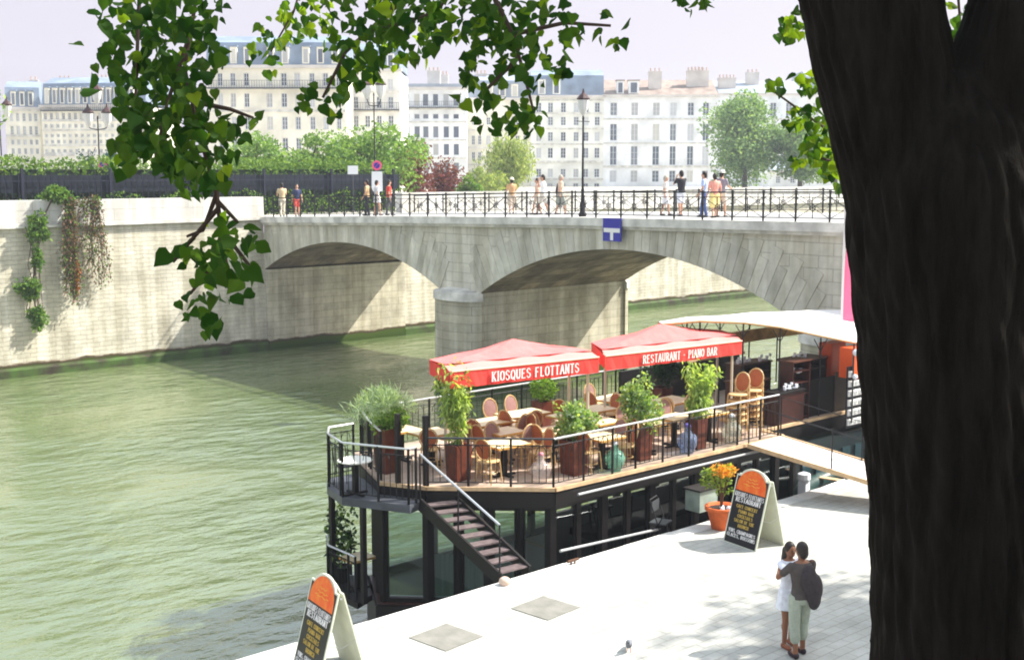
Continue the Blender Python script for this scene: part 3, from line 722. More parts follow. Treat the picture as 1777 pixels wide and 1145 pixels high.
t = thing('red_cupboard', 'tall orange red cupboard under the white canopy', 'cupboard', (28.55,18.8,DZ))
MB().box(-.33,.33,-.2,.2,.62,1.72).build('body', M['redpaint'], t); MB().box(-.36,.36,-.22,.22,0,.615).build('plinth', M['darkwood'], t)
MB().box(-.30,.30,-.215,-.203,.68,1.66).build('door', M['redpaint'], t)
t = thing('red_awning_box', 'orange red box banner with faded lettering beside the trunk', 'banner', (27.35,17.6,DZ))
MB().box(.02,1.3,-.25,.2,1.02,1.80).build('cover', M['redpaint'], t)
MB().tube([(-.06,-.27,-.1),(-.06,-.27,1.95)], .025, 7).build('post', M['irong'], t)
MB().ball((-.06,-.33,1.1), .07).build('lamp', M['china'], t); MB().ball((-.06,-.33,1.72), .09).build('lamp', M['china'], t)
t = thing('menu_rack', 'white and black slatted menu rack hanging below the red box', 'rack', (27.2,17.38,DZ+.55))
for i in range(6):
    cr_ = MB().box(.0,1.15,-.01,.03,-.72+.25*i,-.72+.25*i+.15).build('card_row', M['white'], t)
    for k in range(6): MB().box(.06+.18*k,.19+.18*k,-.018,-.011,-.70+.25*i,-.70+.25*i+.10).build('card', mat('grey_card_print', (.35,.36,.36), .7, .5, 30), cr_)
MB().box(-.04,1.2,.031,.06,-.8,.8).build('backboard', M['black'], t)
# white tensile canopy over the bar
t = thing('white_canopy', 'large curved white canvas canopy over the bar deck', 'canopy', (0,0,0))
near = [(22.4,19.5,3.77),(23.33,19.1,3.81),(24.51,18.7,3.71),(25.48,18.3,3.55),(27.03,17.9,3.19),(28.0,17.6,2.97),(29.56,17.4,2.58),(32.2,17.2,2.35)]
far = [(22.45,19.65,3.79),(24.4,20.4,3.68),(26.5,21.0,3.5),(28.6,21.6,3.38),(30.49,22.0,3.22),(32.6,22.2,3.1),(35.63,22.4,2.87),(38.5,22.4,2.8)]
m = MB(); vs = []; K = 7
for i, (a, b) in enumerate(zip(near, far)):
    for k in range(K+1):
        f = k/K; p = Vector(a).lerp(Vector(b), f); p.z += .10*math.sin(PI*f)*min(1, i/3); vs.append(p)
n_ = len(vs); vs2 = [v-Vector((0,0,.025)) for v in vs]; fs = []
for i in range(7):
    for k in range(K):
        q = [i*(K+1)+k, i*(K+1)+k+1, (i+1)*(K+1)+k+1, (i+1)*(K+1)+k]; fs.append(q[::-1]); fs.append([x+n_ for x in q])
m.add(vs+vs2, fs); m.build('canvas', M['white'], t, True)
m = MB(); m.tube([Vector(p)-Vector((0,0,.03)) for p in near], .03, 7); m.tube([Vector(p)-Vector((0,0,.03)) for p in far], .03, 7); m.build('edge_tube', mat('tan_canvas_edge', (.42,.26,.12), .6), t)
for i, z in ((1, 0), (2, 0), (3, 0), (4, 0)):
    p = near[i]; q = far[i]
    for u, yy in ((p, max(p[1], 18.15)), (q, min(q[1], 22.4))):
        m = MB(); m.tube([(u[0],yy,DZ),(u[0],yy,u[2]-.05)], .022, 7)
        m.tube([(u[0],yy,u[2]-.4),(u[0]-.3,yy,u[2]-.06)], .012, 5); m.tube([(u[0],yy,u[2]-.4),(u[0]+.3,yy,u[2]-.1)], .012, 5)
        m.build('pole', M['iron'], t)
m = MB(); m.box(27.0,31.0,21.2,21.3,2.62,2.95); m.build('inner_valance', mat('tan_inner_canvas', (.45,.27,.10), .8, .35, 3), t)
t = thing('bar_back_wall', 'dark low parapet along the river side of the bar deck', 'parapet', (0,0,0))
MB().box(23.9,28.95,22.2,22.3,DZ,DZ+1.0).build('panel', M['fascia'], t)
m = MB(); m.box(26.4,28.95,22.0,22.36,DZ+1.005,DZ+1.08); m.build('ledge', M['edge'], t)

# red awnings ------------------------------------------------------
def text_mesh(txt, size, name, material, parent, loc, rot, ext=.004, off=0.0, align='CENTER', sx=1.0, space=1.0):
    cu = bpy.data.curves.new('t', 'FONT'); cu.body = txt; cu.size = size; cu.extrude = ext; cu.offset = off; cu.align_x = align; cu.align_y = 'CENTER'; cu.space_character = space
    o = bpy.data.objects.new('t', cu); COL.objects.link(o); bpy.context.view_layer.update()
    me = bpy.data.meshes.new_from_object(o.evaluated_get(bpy.context.evaluated_depsgraph_get())); bpy.data.objects.remove(o); bpy.data.curves.remove(cu)
    me.materials.clear(); me.materials.append(material); me.name = name
    for v in me.vertices: v.co.x *= sx
    q = bpy.data.objects.new(name, me); COL.objects.link(q); q.parent = parent; q.location = loc; q.rotation_euler = rot
    return q
def serif_text(txt, h, width, name, material, parent, loc, rot, ext=.004, bold=.06, gap=.18, T3=None):
    """condensed slab-serif capitals built from strokes, at exact height and width"""
    G = {  # strokes on a 1 x 1 cell: (x0,y0,x1,y1,weight) ; curves as polylines
     'A':([[(.08,0),(.5,1),(.92,0)],[(.26,.36),(.74,.36)]],[.08,.92],[]),'B':([[(.22,0),(.22,1)],[(.22,1),(.62,1),(.8,.88),(.8,.64),(.62,.53),(.22,.53)],[(.62,.53),(.86,.4),(.86,.14),(.66,0),(.22,0)]],[],[]),
     'C':([[(.88,.78),(.74,.97),(.4,1),(.16,.8),(.1,.5),(.16,.2),(.4,0),(.74,.03),(.88,.22)]],[],[]),'D':([[(.2,0),(.2,1)],[(.2,1),(.6,1),(.86,.8),(.9,.5),(.86,.2),(.6,0),(.2,0)]],[],[]),
     'E':([[(.2,0),(.2,1)],[(.2,1),(.86,1)],[(.2,.53),(.7,.53)],[(.2,0),(.88,0)]],[],[]),'F':([[(.24,0),(.24,1)],[(.24,1),(.88,1)],[(.24,.53),(.72,.53)]],[.24],[]),
     'G':([[(.86,.8),(.7,.98),(.4,1),(.16,.8),(.1,.5),(.16,.2),(.4,0),(.84,.08),(.84,.45),(.55,.45)]],[],[]),'H':([[(.18,0),(.18,1)],[(.82,0),(.82,1)],[(.18,.5),(.82,.5)]],[.18,.82],[.18,.82]),
     'I':([[(.5,0),(.5,1)]],[.5],[.5]),'K':([[(.2,0),(.2,1)],[(.84,1),(.24,.42)],[(.4,.55),(.86,0)]],[.2,.86],[.2,.84]),'L':([[(.24,0),(.24,1)],[(.24,0),(.88,0)]],[],[.24]),
     'M':([[(.1,0),(.12,1)],[(.12,1),(.5,.15)],[(.5,.15),(.88,1)],[(.88,1),(.9,0)]],[.1,.9],[.1,.9]),'N':([[(.16,0),(.16,1)],[(.16,1),(.84,0)],[(.84,0),(.84,1)]],[.16],[.16,.84]),
     'O':([[(.5,0),(.2,.1),(.08,.5),(.2,.9),(.5,1),(.8,.9),(.92,.5),(.8,.1),(.5,0)]],[],[]),'P':([[(.24,0),(.24,1)],[(.24,1),(.66,1),(.86,.86),(.86,.62),(.66,.48),(.24,.48)]],[.24],[]),
     'Q':([[(.5,0),(.2,.1),(.08,.5),(.2,.9),(.5,1),(.8,.9),(.92,.5),(.8,.1),(.5,0)],[(.5,.22),(.92,-.14)]],[],[]),'R':([[(.2,0),(.2,1)],[(.2,1),(.64,1),(.84,.86),(.84,.64),(.64,.52),(.2,.52)],[(.52,.52),(.9,0)]],[.2,.9],[]),
     'S':([[(.84,.82),(.66,.98),(.34,1),(.16,.84),(.2,.62),(.5,.52),(.8,.4),(.86,.18),(.66,.01),(.34,0),(.14,.2)]],[],[]),'T':([[(.5,0),(.5,1)],[(.08,1),(.92,1)]],[.5],[]),
     'U':([[(.16,1),(.16,.25),(.35,.02),(.65,.02),(.84,.25),(.84,1)]],[],[.16,.84]),'V':([[(.08,1),(.5,0),(.92,1)]],[],[.08,.92]),'-':([[(.25,.48),(.75,.48)]],[],[]),',':([[(.4,.06),(.3,-.14)]],[],[]),' ':([],[],[])}
    m = MB(); W = {'I':.5, ' ':.55, '-':.7, ',':.4, 'M':1.25}
    tot = sum(W.get(c, 1)+gap for c in txt)-gap; u = width/tot; x = -width/2; ad = 0
    def stroke(p, q, wv):
        nonlocal ad
        ad = (ad+1) % 5; e = ext+ad*.0006
        p = Vector((p[0], p[1])); q = Vector((q[0], q[1])); d = (q-p); L = d.length; d = d/L; nn_ = Vector((-d.y, d.x))*wv/2; p = p-d*wv*.3; q = q+d*wv*.3
        c = [p+nn_, p-nn_, q-nn_, q+nn_]
        m.add([(v.x, 0.0, v.y) for v in c]+[(v.x, -e, v.y) for v in c], [(4,5,6,7),(0,1,5,4),(1,2,6,5),(2,3,7,6),(3,0,4,7)])
    for ch in txt:
        s, ft, hd = G[ch]; cw = u*W.get(ch, 1)
        if ch == 'I': f = lambda px: x+cw*.5+(px-.5)*u
        else: f = lambda px: x+px*cw
        for pl in s:
            for a, b in zip(pl, pl[1:]):
                vert = abs(b[1]-a[1]) > abs(b[0]-a[0])
                wv = u*bold*3.4 if vert else u*bold*1.9
                stroke((f(a[0]), (a[1]-.5)*h), (f(b[0]), (b[1]-.5)*h), wv)
        for px in ft: stroke((f(px)-u*.17, -.5*h), (f(px)+u*.17, -.5*h), u*bold*1.5)
        for px in hd: stroke((f(px)-u*.17, .5*h), (f(px)+u*.17, .5*h), u*bold*1.5)
        x += cw+gap*u
    o = m.build(name, material, parent); o.location = loc; o.rotation_euler = rot
    return o
def awning(label, F0, F1, D, apex, zb, vh, txt, tw, tc):
    """rectangular canvas roof with sagging panels and a deep front valance"""
    t = thing('red_awning', label, 'awning', (F0.x, F0.y, DZ), 0, 'red canvas awnings over the terrace')
    o = Vector((F0.x, F0.y, DZ))
    B0_, B1_ = F0+D, F1+D
    ze = zb+vh
    f0 = Vector((F0.x,F0.y,ze)); f1 = Vector((F1.x,F1.y,ze-.06)); b0 = Vector((B0_.x,B0_.y,ze+.05)); b1 = Vector((B1_.x,B1_.y,ze-.03))
    up = (D.normalized())*.38                           # flat front strip before the pitched part
    g0 = f0+up+Vector((0,0,.10)); g1 = f1+up+Vector((0,0,.10)); ap = apex
    m = MB()
    def panel(a, b, c, sag=.06, N=8, Kk=6, lip=0):      # a,b along the eave, c apex
        vs = []; fs = []
        for i in range(N+1):
            for k in range(Kk+1):
                e = a.lerp(b, i/N); p = e.lerp(c, k/Kk)
                p.z -= sag*math.sin(PI*k/Kk)*(1-.3*abs(2*i/N-1)); p.z += .03*math.sin(i*2.4+k)*math.sin(PI*k/Kk); vs.append(p-o)
        for i in range(N):
            for k in range(Kk): fs.append((i*(Kk+1)+k, (i+1)*(Kk+1)+k, (i+1)*(Kk+1)+k+1, i*(Kk+1)+k+1))
        m.add(vs, fs)
    panel(g0, g1, ap); panel(g1, b1, ap); panel(b1, b0, ap); panel(b0, g0, ap)
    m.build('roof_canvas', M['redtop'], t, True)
    m = MB(); N = 16; vs = []
    for i in range(N+1):
        vs += [f0.lerp(f1, i/N)-o, g0.lerp(g1, i/N)-o-Vector((0,0,.02+.02*math.sin(i*1.3)))]
    m.add(vs, [(2*i, 2*i+2, 2*i+3, 2*i+1) for i in range(N)])
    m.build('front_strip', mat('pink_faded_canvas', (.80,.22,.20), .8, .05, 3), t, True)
    # valance
    m = MB(); dd = (f1-f0); L = dd.length; dh = Vector((dd.x, dd.y, 0)).normalized(); nn_ = Vector((dh.y, -dh.x, 0))
    vs = []; N = 26
    for i in range(N+1):
        p = f0.lerp(f1, i/N)-o+nn_*.01; q = p-Vector((0,0,vh))+nn_*(.018*math.sin(i*1.9)+.01)
        vs += [p, q]
    m.add(vs, [(2*i, 2*i+1, 2*i+3, 2*i+2) for i in range(N)])
    bck = [(f0-o, b0-o), (b0-o, b1-o), (b1-o, f1-o)]
    for a, b in bck:
        vs = []
        for i in range(11):
            p = a.lerp(b, i/10); vs += [p, p-Vector((0,0,vh*.9))]
        m.add(vs, [(2*i, 2*i+1, 2*i+3, 2*i+2) for i in range(10)])
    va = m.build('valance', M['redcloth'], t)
    m = MB(); m.tube([f0-o+nn_*.01, f1-o+nn_*.01], .02, 6); m.build('piping', mat('cream_piping', (.75,.45,.32), .7), va)
    ang = math.atan2(dd.y, dd.x); tilt = math.atan2(dd.z, math.hypot(dd.x, dd.y))
    c = f0.lerp(f1, tc)-o+nn_*.045-Vector((0,0,vh*.52))
    serif_text(txt, vh*.56, tw, 'lettering', M['letter'], va, c, (0, -tilt, ang), .004, .075)
    for p in (f1+D*.15-(f1-f0)*.05, b0.lerp(b1,.1), b0.lerp(b1,.97)):
        q = p-o
        MB().tube([(q.x,q.y,0),(q.x,q.y,q.z-.02)], .032, 8).build('pole', mat('cream_pole', (.62,.56,.44), .5), t)
    m = MB()
    for p in (g0, g1, b0, b1): m.bar(p-o-Vector((0,0,.05)), ap-o-Vector((0,0,.1)), .03)
    m.build('frame_arm', M['irong'], t)
awning('red awning reading KIOSQUES FLOTTANTS over the left half of the terrace', Vector((15.48,19.05,0)), Vector((19.42,18.72,0)), Vector((.5,1.3,0)), Vector((17.95,19.9,3.76)), 3.06, .34, 'KIOSQUES FLOTTANTS', 2.35, .55)
awning('red awning reading RESTAURANT - PIANO BAR over the right half of the terrace', Vector((19.62,18.72,0)), Vector((24.2,18.5,0)), Vector((1.1,1.5,0)), Vector((22.1,19.3,3.80)), 3.02, .32, 'RESTAURANT - PIANO BAR', 2.5, .52)

# tables, chairs ----------------------------------------------------
def make_table(label, w_=.78, d_=.78, h_=.70, top='wood', rnd=False):
    t = thing('bistro_table', label, 'table', (0,0,0), 0, 'bistro tables on the terrace')
    m = MB()
    if rnd: m.lathe([(w_/2-.01,h_-.03),(w_/2,h_-.02),(w_/2,h_-.005),(w_/2-.01,h_)], n=24)
    else: m.box(-w_/2,w_/2,-d_/2,d_/2,h_-.03,h_)
    m.build('tabletop', M['cloth_white'] if top == 'white' else M['wood'], t)
    if not rnd:
        m = MB()
        for a, b, c, d in ((-w_/2-.012,-w_/2-.001,-d_/2-.012,d_/2+.012),(w_/2+.001,w_/2+.012,-d_/2-.012,d_/2+.012),(-w_/2,w_/2,-d_/2-.012,-d_/2-.001),(-w_/2,w_/2,d_/2+.001,d_/2+.012)): m.box(a,b,c,d,h_-.045,h_-.003)
        m.build('table_rim', M['woodedge'], t)
    m = MB(); m.box(-.05,.05,-.05,.05,.04,h_-.032); m.build('pedestal', M['fascia'], t)
    m = MB(); m.bar((-.28,0,.02),(.28,0,.02),.07,.04); m.bar((0,-.28,.021),(0,.28,.021),.07,.043); m.build('foot', M['fascia'], t)
    return t
def make_chair(weave):
    t = thing('bistro_chair', 'x', 'chair', (0,0,0), 0, 'cane bistro chairs on the terrace')
    H_ = .44
    m = MB(); m.lathe([(.19,H_-.03),(.21,H_-.02),(.21,H_),(.19,H_+.012)], n=18, sx=1, sy=1.02); m.build('seat', M['seatpad'], t)
    # backrest: leaning oval panel (chair faces +Y, back at -Y)
    X = Matrix.Translation((0,-.20,H_+.24)) @ Matrix.Rotation(math.radians(12), 4, 'X')
    m = MB(); m.ball((0,0,0), 1, 16, 8, (.165,.014,.205), X); m.build('backrest', weave, t)
    m = MB(); pts = [X @ Vector((.185*math.cos(a), 0, .225*math.sin(a))) for a in np.linspace(0, 2*PI, 19)]; m.tube(pts, .016, 6)
    for s in (-1, 1): m.tube([X @ Vector((s*.14,0,-.15)), (s*.16,-.17,H_-.01)], .014, 6)
    m.build('backrest_frame', M['rattan'], t)
    for sx in (-1, 1):
        for sy in (-1, 1):
            MB().tube([(sx*.155,sy*.15,H_-.01),(sx*.19,sy*.19,0)], [.015,.013], 6).build('leg', M['rattan'], t)
    m = MB(); m.tube([(.17*math.cos(a), .17*math.sin(a), .2) for a in np.linspace(0, 2*PI, 13)], .009, 5); m.build('stretcher', M['rattan'], t)
    return t
tabs = [ # r, b, w, d, rot, name
 (16.75,18.85,.85,.75,0,'pale square table nearest the chamfered left corner of the terrace railing',''),
 (17.95,20.75,1.15,.7,0,'long table behind the left awning edge, left of the back row',''),
 (19.2,20.95,1.15,.7,0,'long table in the back row under the left awning',''),
 (18.45,19.1,.75,.7,0,'square table left of the third planter',''),
 (18.75,17.95,.75,.7,0,'small square table just behind the green glass jar',''),
 (20.9,20.2,.75,.7,0,'square table behind the feathery plants, between the two awnings',''),
 (23.0,19.7,1.1,.8,0,'wide honey table at the back under the right awning',''),
 (21.5,18.3,.8,.6,0,'honey table behind the blue glass jar',''),
 (22.5,18.1,.8,.6,0,'honey table nearest the right awning pole, beside the clear jar',''),
 (20.5,18.25,.7,.6,0,'small table between the fourth planter and the blue jar',''),
 (16.3,20.7,.8,.7,0,'table behind the leftmost tall bamboo planter',''),
 (19.9,19.1,.75,.7,0,'square table behind the fourth planter',''),
 (17.55,19.75,.75,.65,0,'square table in the middle row, between the corner table and the long left table',''),
 (19.75,20.05,.7,.65,0,'square table in the middle row just left of the gap between the awnings',''),
 (22.2,20.9,1.0,.7,0,'table by the river rail under the right awning',''),
 (16.0,21.4,.7,.6,0,'small table at the river rail behind the leftmost grass planter','')]
chairspots = []
for i, (r_, b_, w_, d_, a_, lab, _) in enumerate(tabs):
    t = make_table(lab, w_, d_); t.location = (r_, b_, DZ); t.rotation_euler.z = a_+random.uniform(-.06,.06)
t = make_table('round white table on the small side balcony', .72, .72, .72, 'white', True); t.location = (14.12,20.45,PZ); t['group'] = 'round tables outside the terrace rail'
cho = make_chair(M['weave_sunlit']); chp = make_chair(M['weave_shaded']); protos = {'o': tree_of(cho), 'p': tree_of(chp)}; used = {'o': False, 'p': False}
def put_chair(k, r_, b_, a_, lab, group=None, z=DZ):
    if not used[k]: c = protos[k][0]; used[k] = True
    else: c = copy_tree(protos[k])
    c.location = (r_, b_, z); c.rotation_euler = (0, 0, math.radians(a_)); c['label'] = lab; c.scale = (1.05, 1.05, 1.05)
    if group: c['group'] = group
    return c
# angle: direction the sitter faces, 0 = across the river (+Y), 90 = -X
CH = [  # o takes the sunlit weave tone, p the shaded one
 ('o',16.15,18.65,-75,'sunlit toned chair at the left of the corner table, back to the stair'),
 ('p',17.15,19.5,175,'shade toned chair behind the corner table, facing the quay'),
 ('o',17.45,18.5,80,'chair on the right of the corner table by the pink jar'),
 ('o',17.3,20.4,-60,'sunlit toned chair at the left end of the long left table'),
 ('p',18.25,20.15,10,'shade toned chair in front of the long left table, back to the quay'),
 ('p',17.6,21.4,180,'shade toned chair behind the long left table against the river rail'),
 ('o',18.5,20.6,-80,'sunlit toned chair squeezed between the two long back row tables'),
 ('o',18.85,20.3,-15,'sunlit toned chair in front of the long back row table'),
 ('p',19.8,20.3,20,'shade toned chair at the right front of the back row table'),
 ('p',19.6,21.6,180,'shade toned chair behind the back row table near the clipped shrub'),
 ('p',18.9,21.6,170,'second shade toned chair behind the back row table, left one'),
 ('o',17.95,18.95,-85,'sunlit toned chair to the left of the square table by the third planter'),
 ('p',18.55,19.7,180,'shade toned chair behind the square table by the third planter'),
 ('o',18.25,17.85,-80,'sunlit toned chair beside the green jar, facing right'),
 ('p',19.3,18.15,85,'shade toned chair between the green jar and the fourth planter'),
 ('o',20.3,20.0,-70,'sunlit toned chair left of the table between the awnings'),
 ('p',20.9,19.55,0,'shade toned chair in front of the table between the awnings'),
 ('o',21.5,20.4,80,'sunlit toned chair right of the table between the awnings'),
 ('o',20.0,18.05,-75,'sunlit toned chair right of the fourth planter, back to the railing'),
 ('p',20.6,18.9,175,'shade toned chair behind the small table, left of the blue jar'),
 ('o',20.95,18.75,-60,'sunlit toned chair just behind the blue glass jar'),
 ('o',19.35,19.0,-80,'sunlit toned chair left of the table behind the fourth planter'),
 ('p',19.95,19.75,180,'shade toned chair beyond the table behind the fourth planter'),
 ('p',22.3,19.3,-40,'shade toned chair at the left of the wide honey table'),
 ('p',22.0,18.85,170,'shade toned chair beyond the honey table behind the blue jar'),
 ('p',22.85,18.75,180,'shade toned chair beyond the honey table nearest the awning pole'),
 ('o',23.1,18.0,85,'sunlit toned chair at the right of the honey table, beside the stacked chairs'),
 ('o',15.95,20.3,-50,'sunlit toned chair half hidden by the tall bamboo planter'),
 ('o',17.0,19.75,-85,'sunlit toned chair at the left of the middle row square table'),
 ('p',17.6,19.25,5,'shade toned chair in front of the middle row square table'),
 ('o',18.15,19.8,88,'sunlit toned chair at the right of the middle row square table'),
 ('o',16.2,19.25,-120,'sunlit toned chair behind the corner table, turned to the stair'),
 ('p',19.2,19.55,-30,'shade toned chair between the third and fourth planters, second row'),
 ('o',19.25,17.75,60,'sunlit toned chair close to the railing, right of the green jar'),
 ('o',21.6,20.9,-85,'sunlit toned chair at the river rail table under the right awning'),
 ('p',22.2,21.5,180,'shade toned chair behind the river rail table under the right awning'),
 ('o',20.35,20.75,-70,'sunlit toned chair in the gap between the awnings by the river rail'),
 ('p',18.0,18.3,95,'shade toned chair behind the third planter, back to the right'),
 ('p',16.6,20.15,15,'shade toned chair in front of the table behind the bamboo planter'),
 ('o',16.9,20.9,90,'sunlit toned chair to the right of the table behind the bamboo planter')]
for c in CH: put_chair(*c)
for s, (x, y, a) in enumerate(((23.25,17.85,98),(23.95,17.95,108))):
    lv = ['bottom','second','third','fourth','topmost']
    for k in range(5):
        c = put_chair('o', x+.015*k, y+.012*k, a, '%s cane chair of the %s stack by the gangplank' % (lv[k], ['left','right'][s]), 'stacked cane chairs by the gangplank', z=DZ+.15*k)
# iron chair on the balcony
t = thing('iron_stool', 'thin black iron chair behind the round balcony table', 'chair', (14.3,21.1,PZ))
MB().lathe([(.16,.43),(.17,.44),(.17,.455)], n=14).build('seat', M['iron'], t)
m = MB(); m.tube([(-.16,.14,.44),(-.16,.2,.8),(0,.21,.9),(.16,.2,.8),(.16,.14,.44)], .011, 6); m.build('backrest', M['iron'], t)
for sx in (-1,1):
    for sy in (-1,1): MB().tube([(sx*.12,sy*.12,.43),(sx*.17,sy*.17,0)], .01, 6).build('leg', M['iron'], t)
# planters ----------------------------------------------------------
def planter(name, label, x, y, z, w_, h_, plant, group='tall red brown planters along the terrace', rz=0):
    t = thing(name, label, 'planter', (x, y, z), rz, group)
    m = MB(); a = w_/2*.88; b = w_/2
    m.add([(-a,-a,0),(a,-a,0),(a,a,0),(-a,a,0),(-b,-b,h_),(b,-b,h_),(b,b,h_),(-b,b,h_),(-b+.03,-b+.03,h_),(b-.03,-b+.03,h_),(b-.03,b-.03,h_),(-b+.03,b-.03,h_),(-b+.03,-b+.03,h_-.05),(b-.03,-b+.03,h_-.05),(b-.03,b-.03,h_-.05),(-b+.03,b-.03,h_-.05)],
      [(3,2,1,0),(0,1,5,4),(1,2,6,5),(2,3,7,6),(3,0,4,7),(4,5,9,8),(5,6,10,9),(6,7,11,10),(7,4,8,11),(8,9,13,12),(9,10,14,13),(10,11,15,14),(11,8,12,15)])
    m.build('planter_box', M['planter'], t)
    MB().box(-b+.032,b-.032,-b+.032,b-.032,h_-.12,h_-.06).build('soil', M['soil'], t)
    kind, hh, rr = plant
    if kind == 'bamboo':
        m = MB(); tips = []
        for i in range(11):
            a = random.uniform(0, 2*PI); q = random.uniform(.2, 1)*rr; ht = hh*random.uniform(.6, 1)
            p = [(0.05*math.cos(a),.05*math.sin(a),h_-.1),(q*.3*math.cos(a),q*.3*math.sin(a),h_+ht*.55),(q*math.cos(a),q*math.sin(a),h_+ht)]
            m.tube(p, [.008,.006,.003], 5)
            for k in range(60):
                f = random.uniform(.3, 1); A = Vector(p[1]); B = Vector(p[2]); c0 = Vector(p[0])
                v = c0.lerp(A, f*2) if f < .5 else A.lerp(B, f*2-1)
                tips.append([v.x+random.gauss(0,.07), v.y+random.gauss(0,.07), v.z+random.gauss(0,.06)])
        m.build('stem', mat('green_stem', (.12,.18,.04), .6), t)
        leaves('foliage', tips, .15, LF['bamboo'], t, 'blade', hang=.5)
        leaves('foliage', crown(900, (0,0,h_+hh*.38), (rr*.62,rr*.62,hh*.42), 12, .42), .15, LF['bamboo'], t, 'blade', hang=.7)
        leaves('foliage', np.array(tips)[::2]+RNG.normal(size=(len(tips[::2]),3))*.04, .10, LF['bamboo'], t, 'diam', hang=.4)
    elif kind == 'feather':
        pts = np.concatenate([crown(2300, (0,0,h_+hh*.42), (rr*1.12, rr*1.12, hh*.52), 18, .42)])
        m = MB()
        for i in range(8):
            a = i*.8; m.tube([(0,0,h_-.1),(rr*.5*math.cos(a),rr*.5*math.sin(a),h_+hh*.6)], [.01,.004], 5)
        m.build('stem', mat('green_stem', (.12,.18,.04), .6), t)
        leaves('foliage', pts, .085, [LF['bamboo'], LF['grass'], LF['tree']], t, 'diam', mi=RNG.integers(0, 3, len(pts)), hang=.2)
    elif kind == 'grass':
        m = np.array([[random.gauss(0,rr*.35), random.gauss(0,rr*.35), h_-.05+random.random()*.15] for i in range(500)])
        o = leaves('foliage', crown(500,(0,0,h_+hh*.28),(rr,rr,hh*.36),9,.45), .09, LF['box'], t, 'diam')
        o = leaves('foliage', crown(1500,(-.12,.05,h_+hh*.58),(rr*1.35,rr*1.1,hh*.5),9,.5), .20, LF['grass'], t, 'wisp', hang=-.5)
    elif kind == 'clipped':
        leaves('foliage', np.concatenate([blob(1100,(0,0,h_+hh*.48),(rr,rr,hh*.5),.6)]), .07, LF['box'], t, 'diam', hang=-.3)
    elif kind == 'darkbush':
        leaves('foliage', crown(1500,(0,0,h_+hh*.5),(rr,rr,hh*.5),14,.42), .09, [LF['dk'], LF['ivy']], t, 'diam', mi=(RNG.random(1498) < .25).astype(int)[:1498] if False else None)
    return t
planter('tall_planter', 'tall wood planter with a pale windblown grass at the left end of the deck', 15.15,20.75,DZ,.42,.95,('grass',.75,.50))
planter('tall_planter', 'tall red brown planter with a high arching bamboo left of KIOSQUES', 15.85,19.25,DZ,.40,.74,('bamboo',1.85,.62))
planter('tall_planter', 'wide red brown planter with a rounded feathery shrub in front of the left awning', 17.95,18.0,DZ,.44,.72,('feather',.95,.52))
planter('tall_planter', 'red brown planter with feathery foliage between the two awnings', 19.95,17.95,DZ,.40,.74,('feather',1.25,.44))
planter('tall_planter', 'planter with yellow green bamboo beside the blue glass jar', 21.75,17.85,DZ,.36,.70,('bamboo',1.3,.55))
planter('shrub_planter', 'red brown tub with a clipped round shrub at the river rail', 20.9,22.05,DZ,.42,.62,('clipped',.62,.36))
planter('shrub_planter', 'tub with a dark bushy shrub behind the right awning', 24.7,21.5,DZ,.45,.6,('darkbush',1.1,.55))
planter('shrub_planter', 'tub with a pale windblown grass behind the leftmost planter', 16.1,21.9,DZ,.42,.7,('grass',.7,.55))
t = thing('lower_planter', 'leafy green plant in a dark tub on the lower landing', 'plant', (14.5,21.55,LZ))
MB().lathe([(.14,0),(.2,.35),(.18,.35),(.17,.3)], n=14).build('tub', M['fascia'], t)
leaves('foliage', crown(420,(0,0,1.05),(.42,.42,.75),10,.45), .13, [LF['ivy'],LF['dk']], t, 'diam', mi=RNG.integers(0,2,420))
t = make_table('small cream topped table on the lower landing beside the leafy plant', .6, .5, .72); t.location = (14.45,20.9,LZ); t['group'] = 'tables on the lower storey'
k = 0
for x in (16.3,18.2,20.1,22.0,23.8):
    t = make_table('%s table inside the glazed lower saloon, counted from the stair' % ['first','second','third','fourth','fifth'][k], .8, .8, .74, 'white'); t.location = (x, 19.0, LZ+.02); t['group'] = 'tables on the lower storey'; k += 1
# glass demijohns
def jar(label, x, y, col, h_=.52, cap=None):
    t = thing('glass_demijohn', label, 'glass jar', (x, y, DZ), 0, 'glass demijohns along the terrace rail')
    m = MB(); s = h_/.52
    m.lathe([(r*s*1.2, z*s) for r, z in ((.10,0),(.105,.02),(.12,.08),(.165,.2),(.17,.28),(.13,.37),(.06,.42),(.05,.5),(.056,.52))], n=18)
    m.build('body', bottle_mat('jar_'+label.split()[0], col), t, True)
    MB().lathe([(.052*s,.522*s),(.06*s,.53*s),(.05*s,.58*s)], n=12).build('stopper', cap or M['china'], t, True)
jar('green glass demijohn with a rounded body by the railing', 18.78,17.6, (.30,.62,.48), .56)
jar('blue glass demijohn with a violet neck by the railing', 21.2,17.65, (.34,.42,.62), .60, mat('violet_cap', (.16,.12,.5), .4))
jar('clear whitish glass demijohn at the right end of the railing', 22.75,17.62, (.55,.60,.52), .62)
jar('pinkish clear glass demijohn left of the third planter', 16.95,17.95, (.62,.54,.52), .55, mat('pink_cap', (.5,.2,.25), .5))

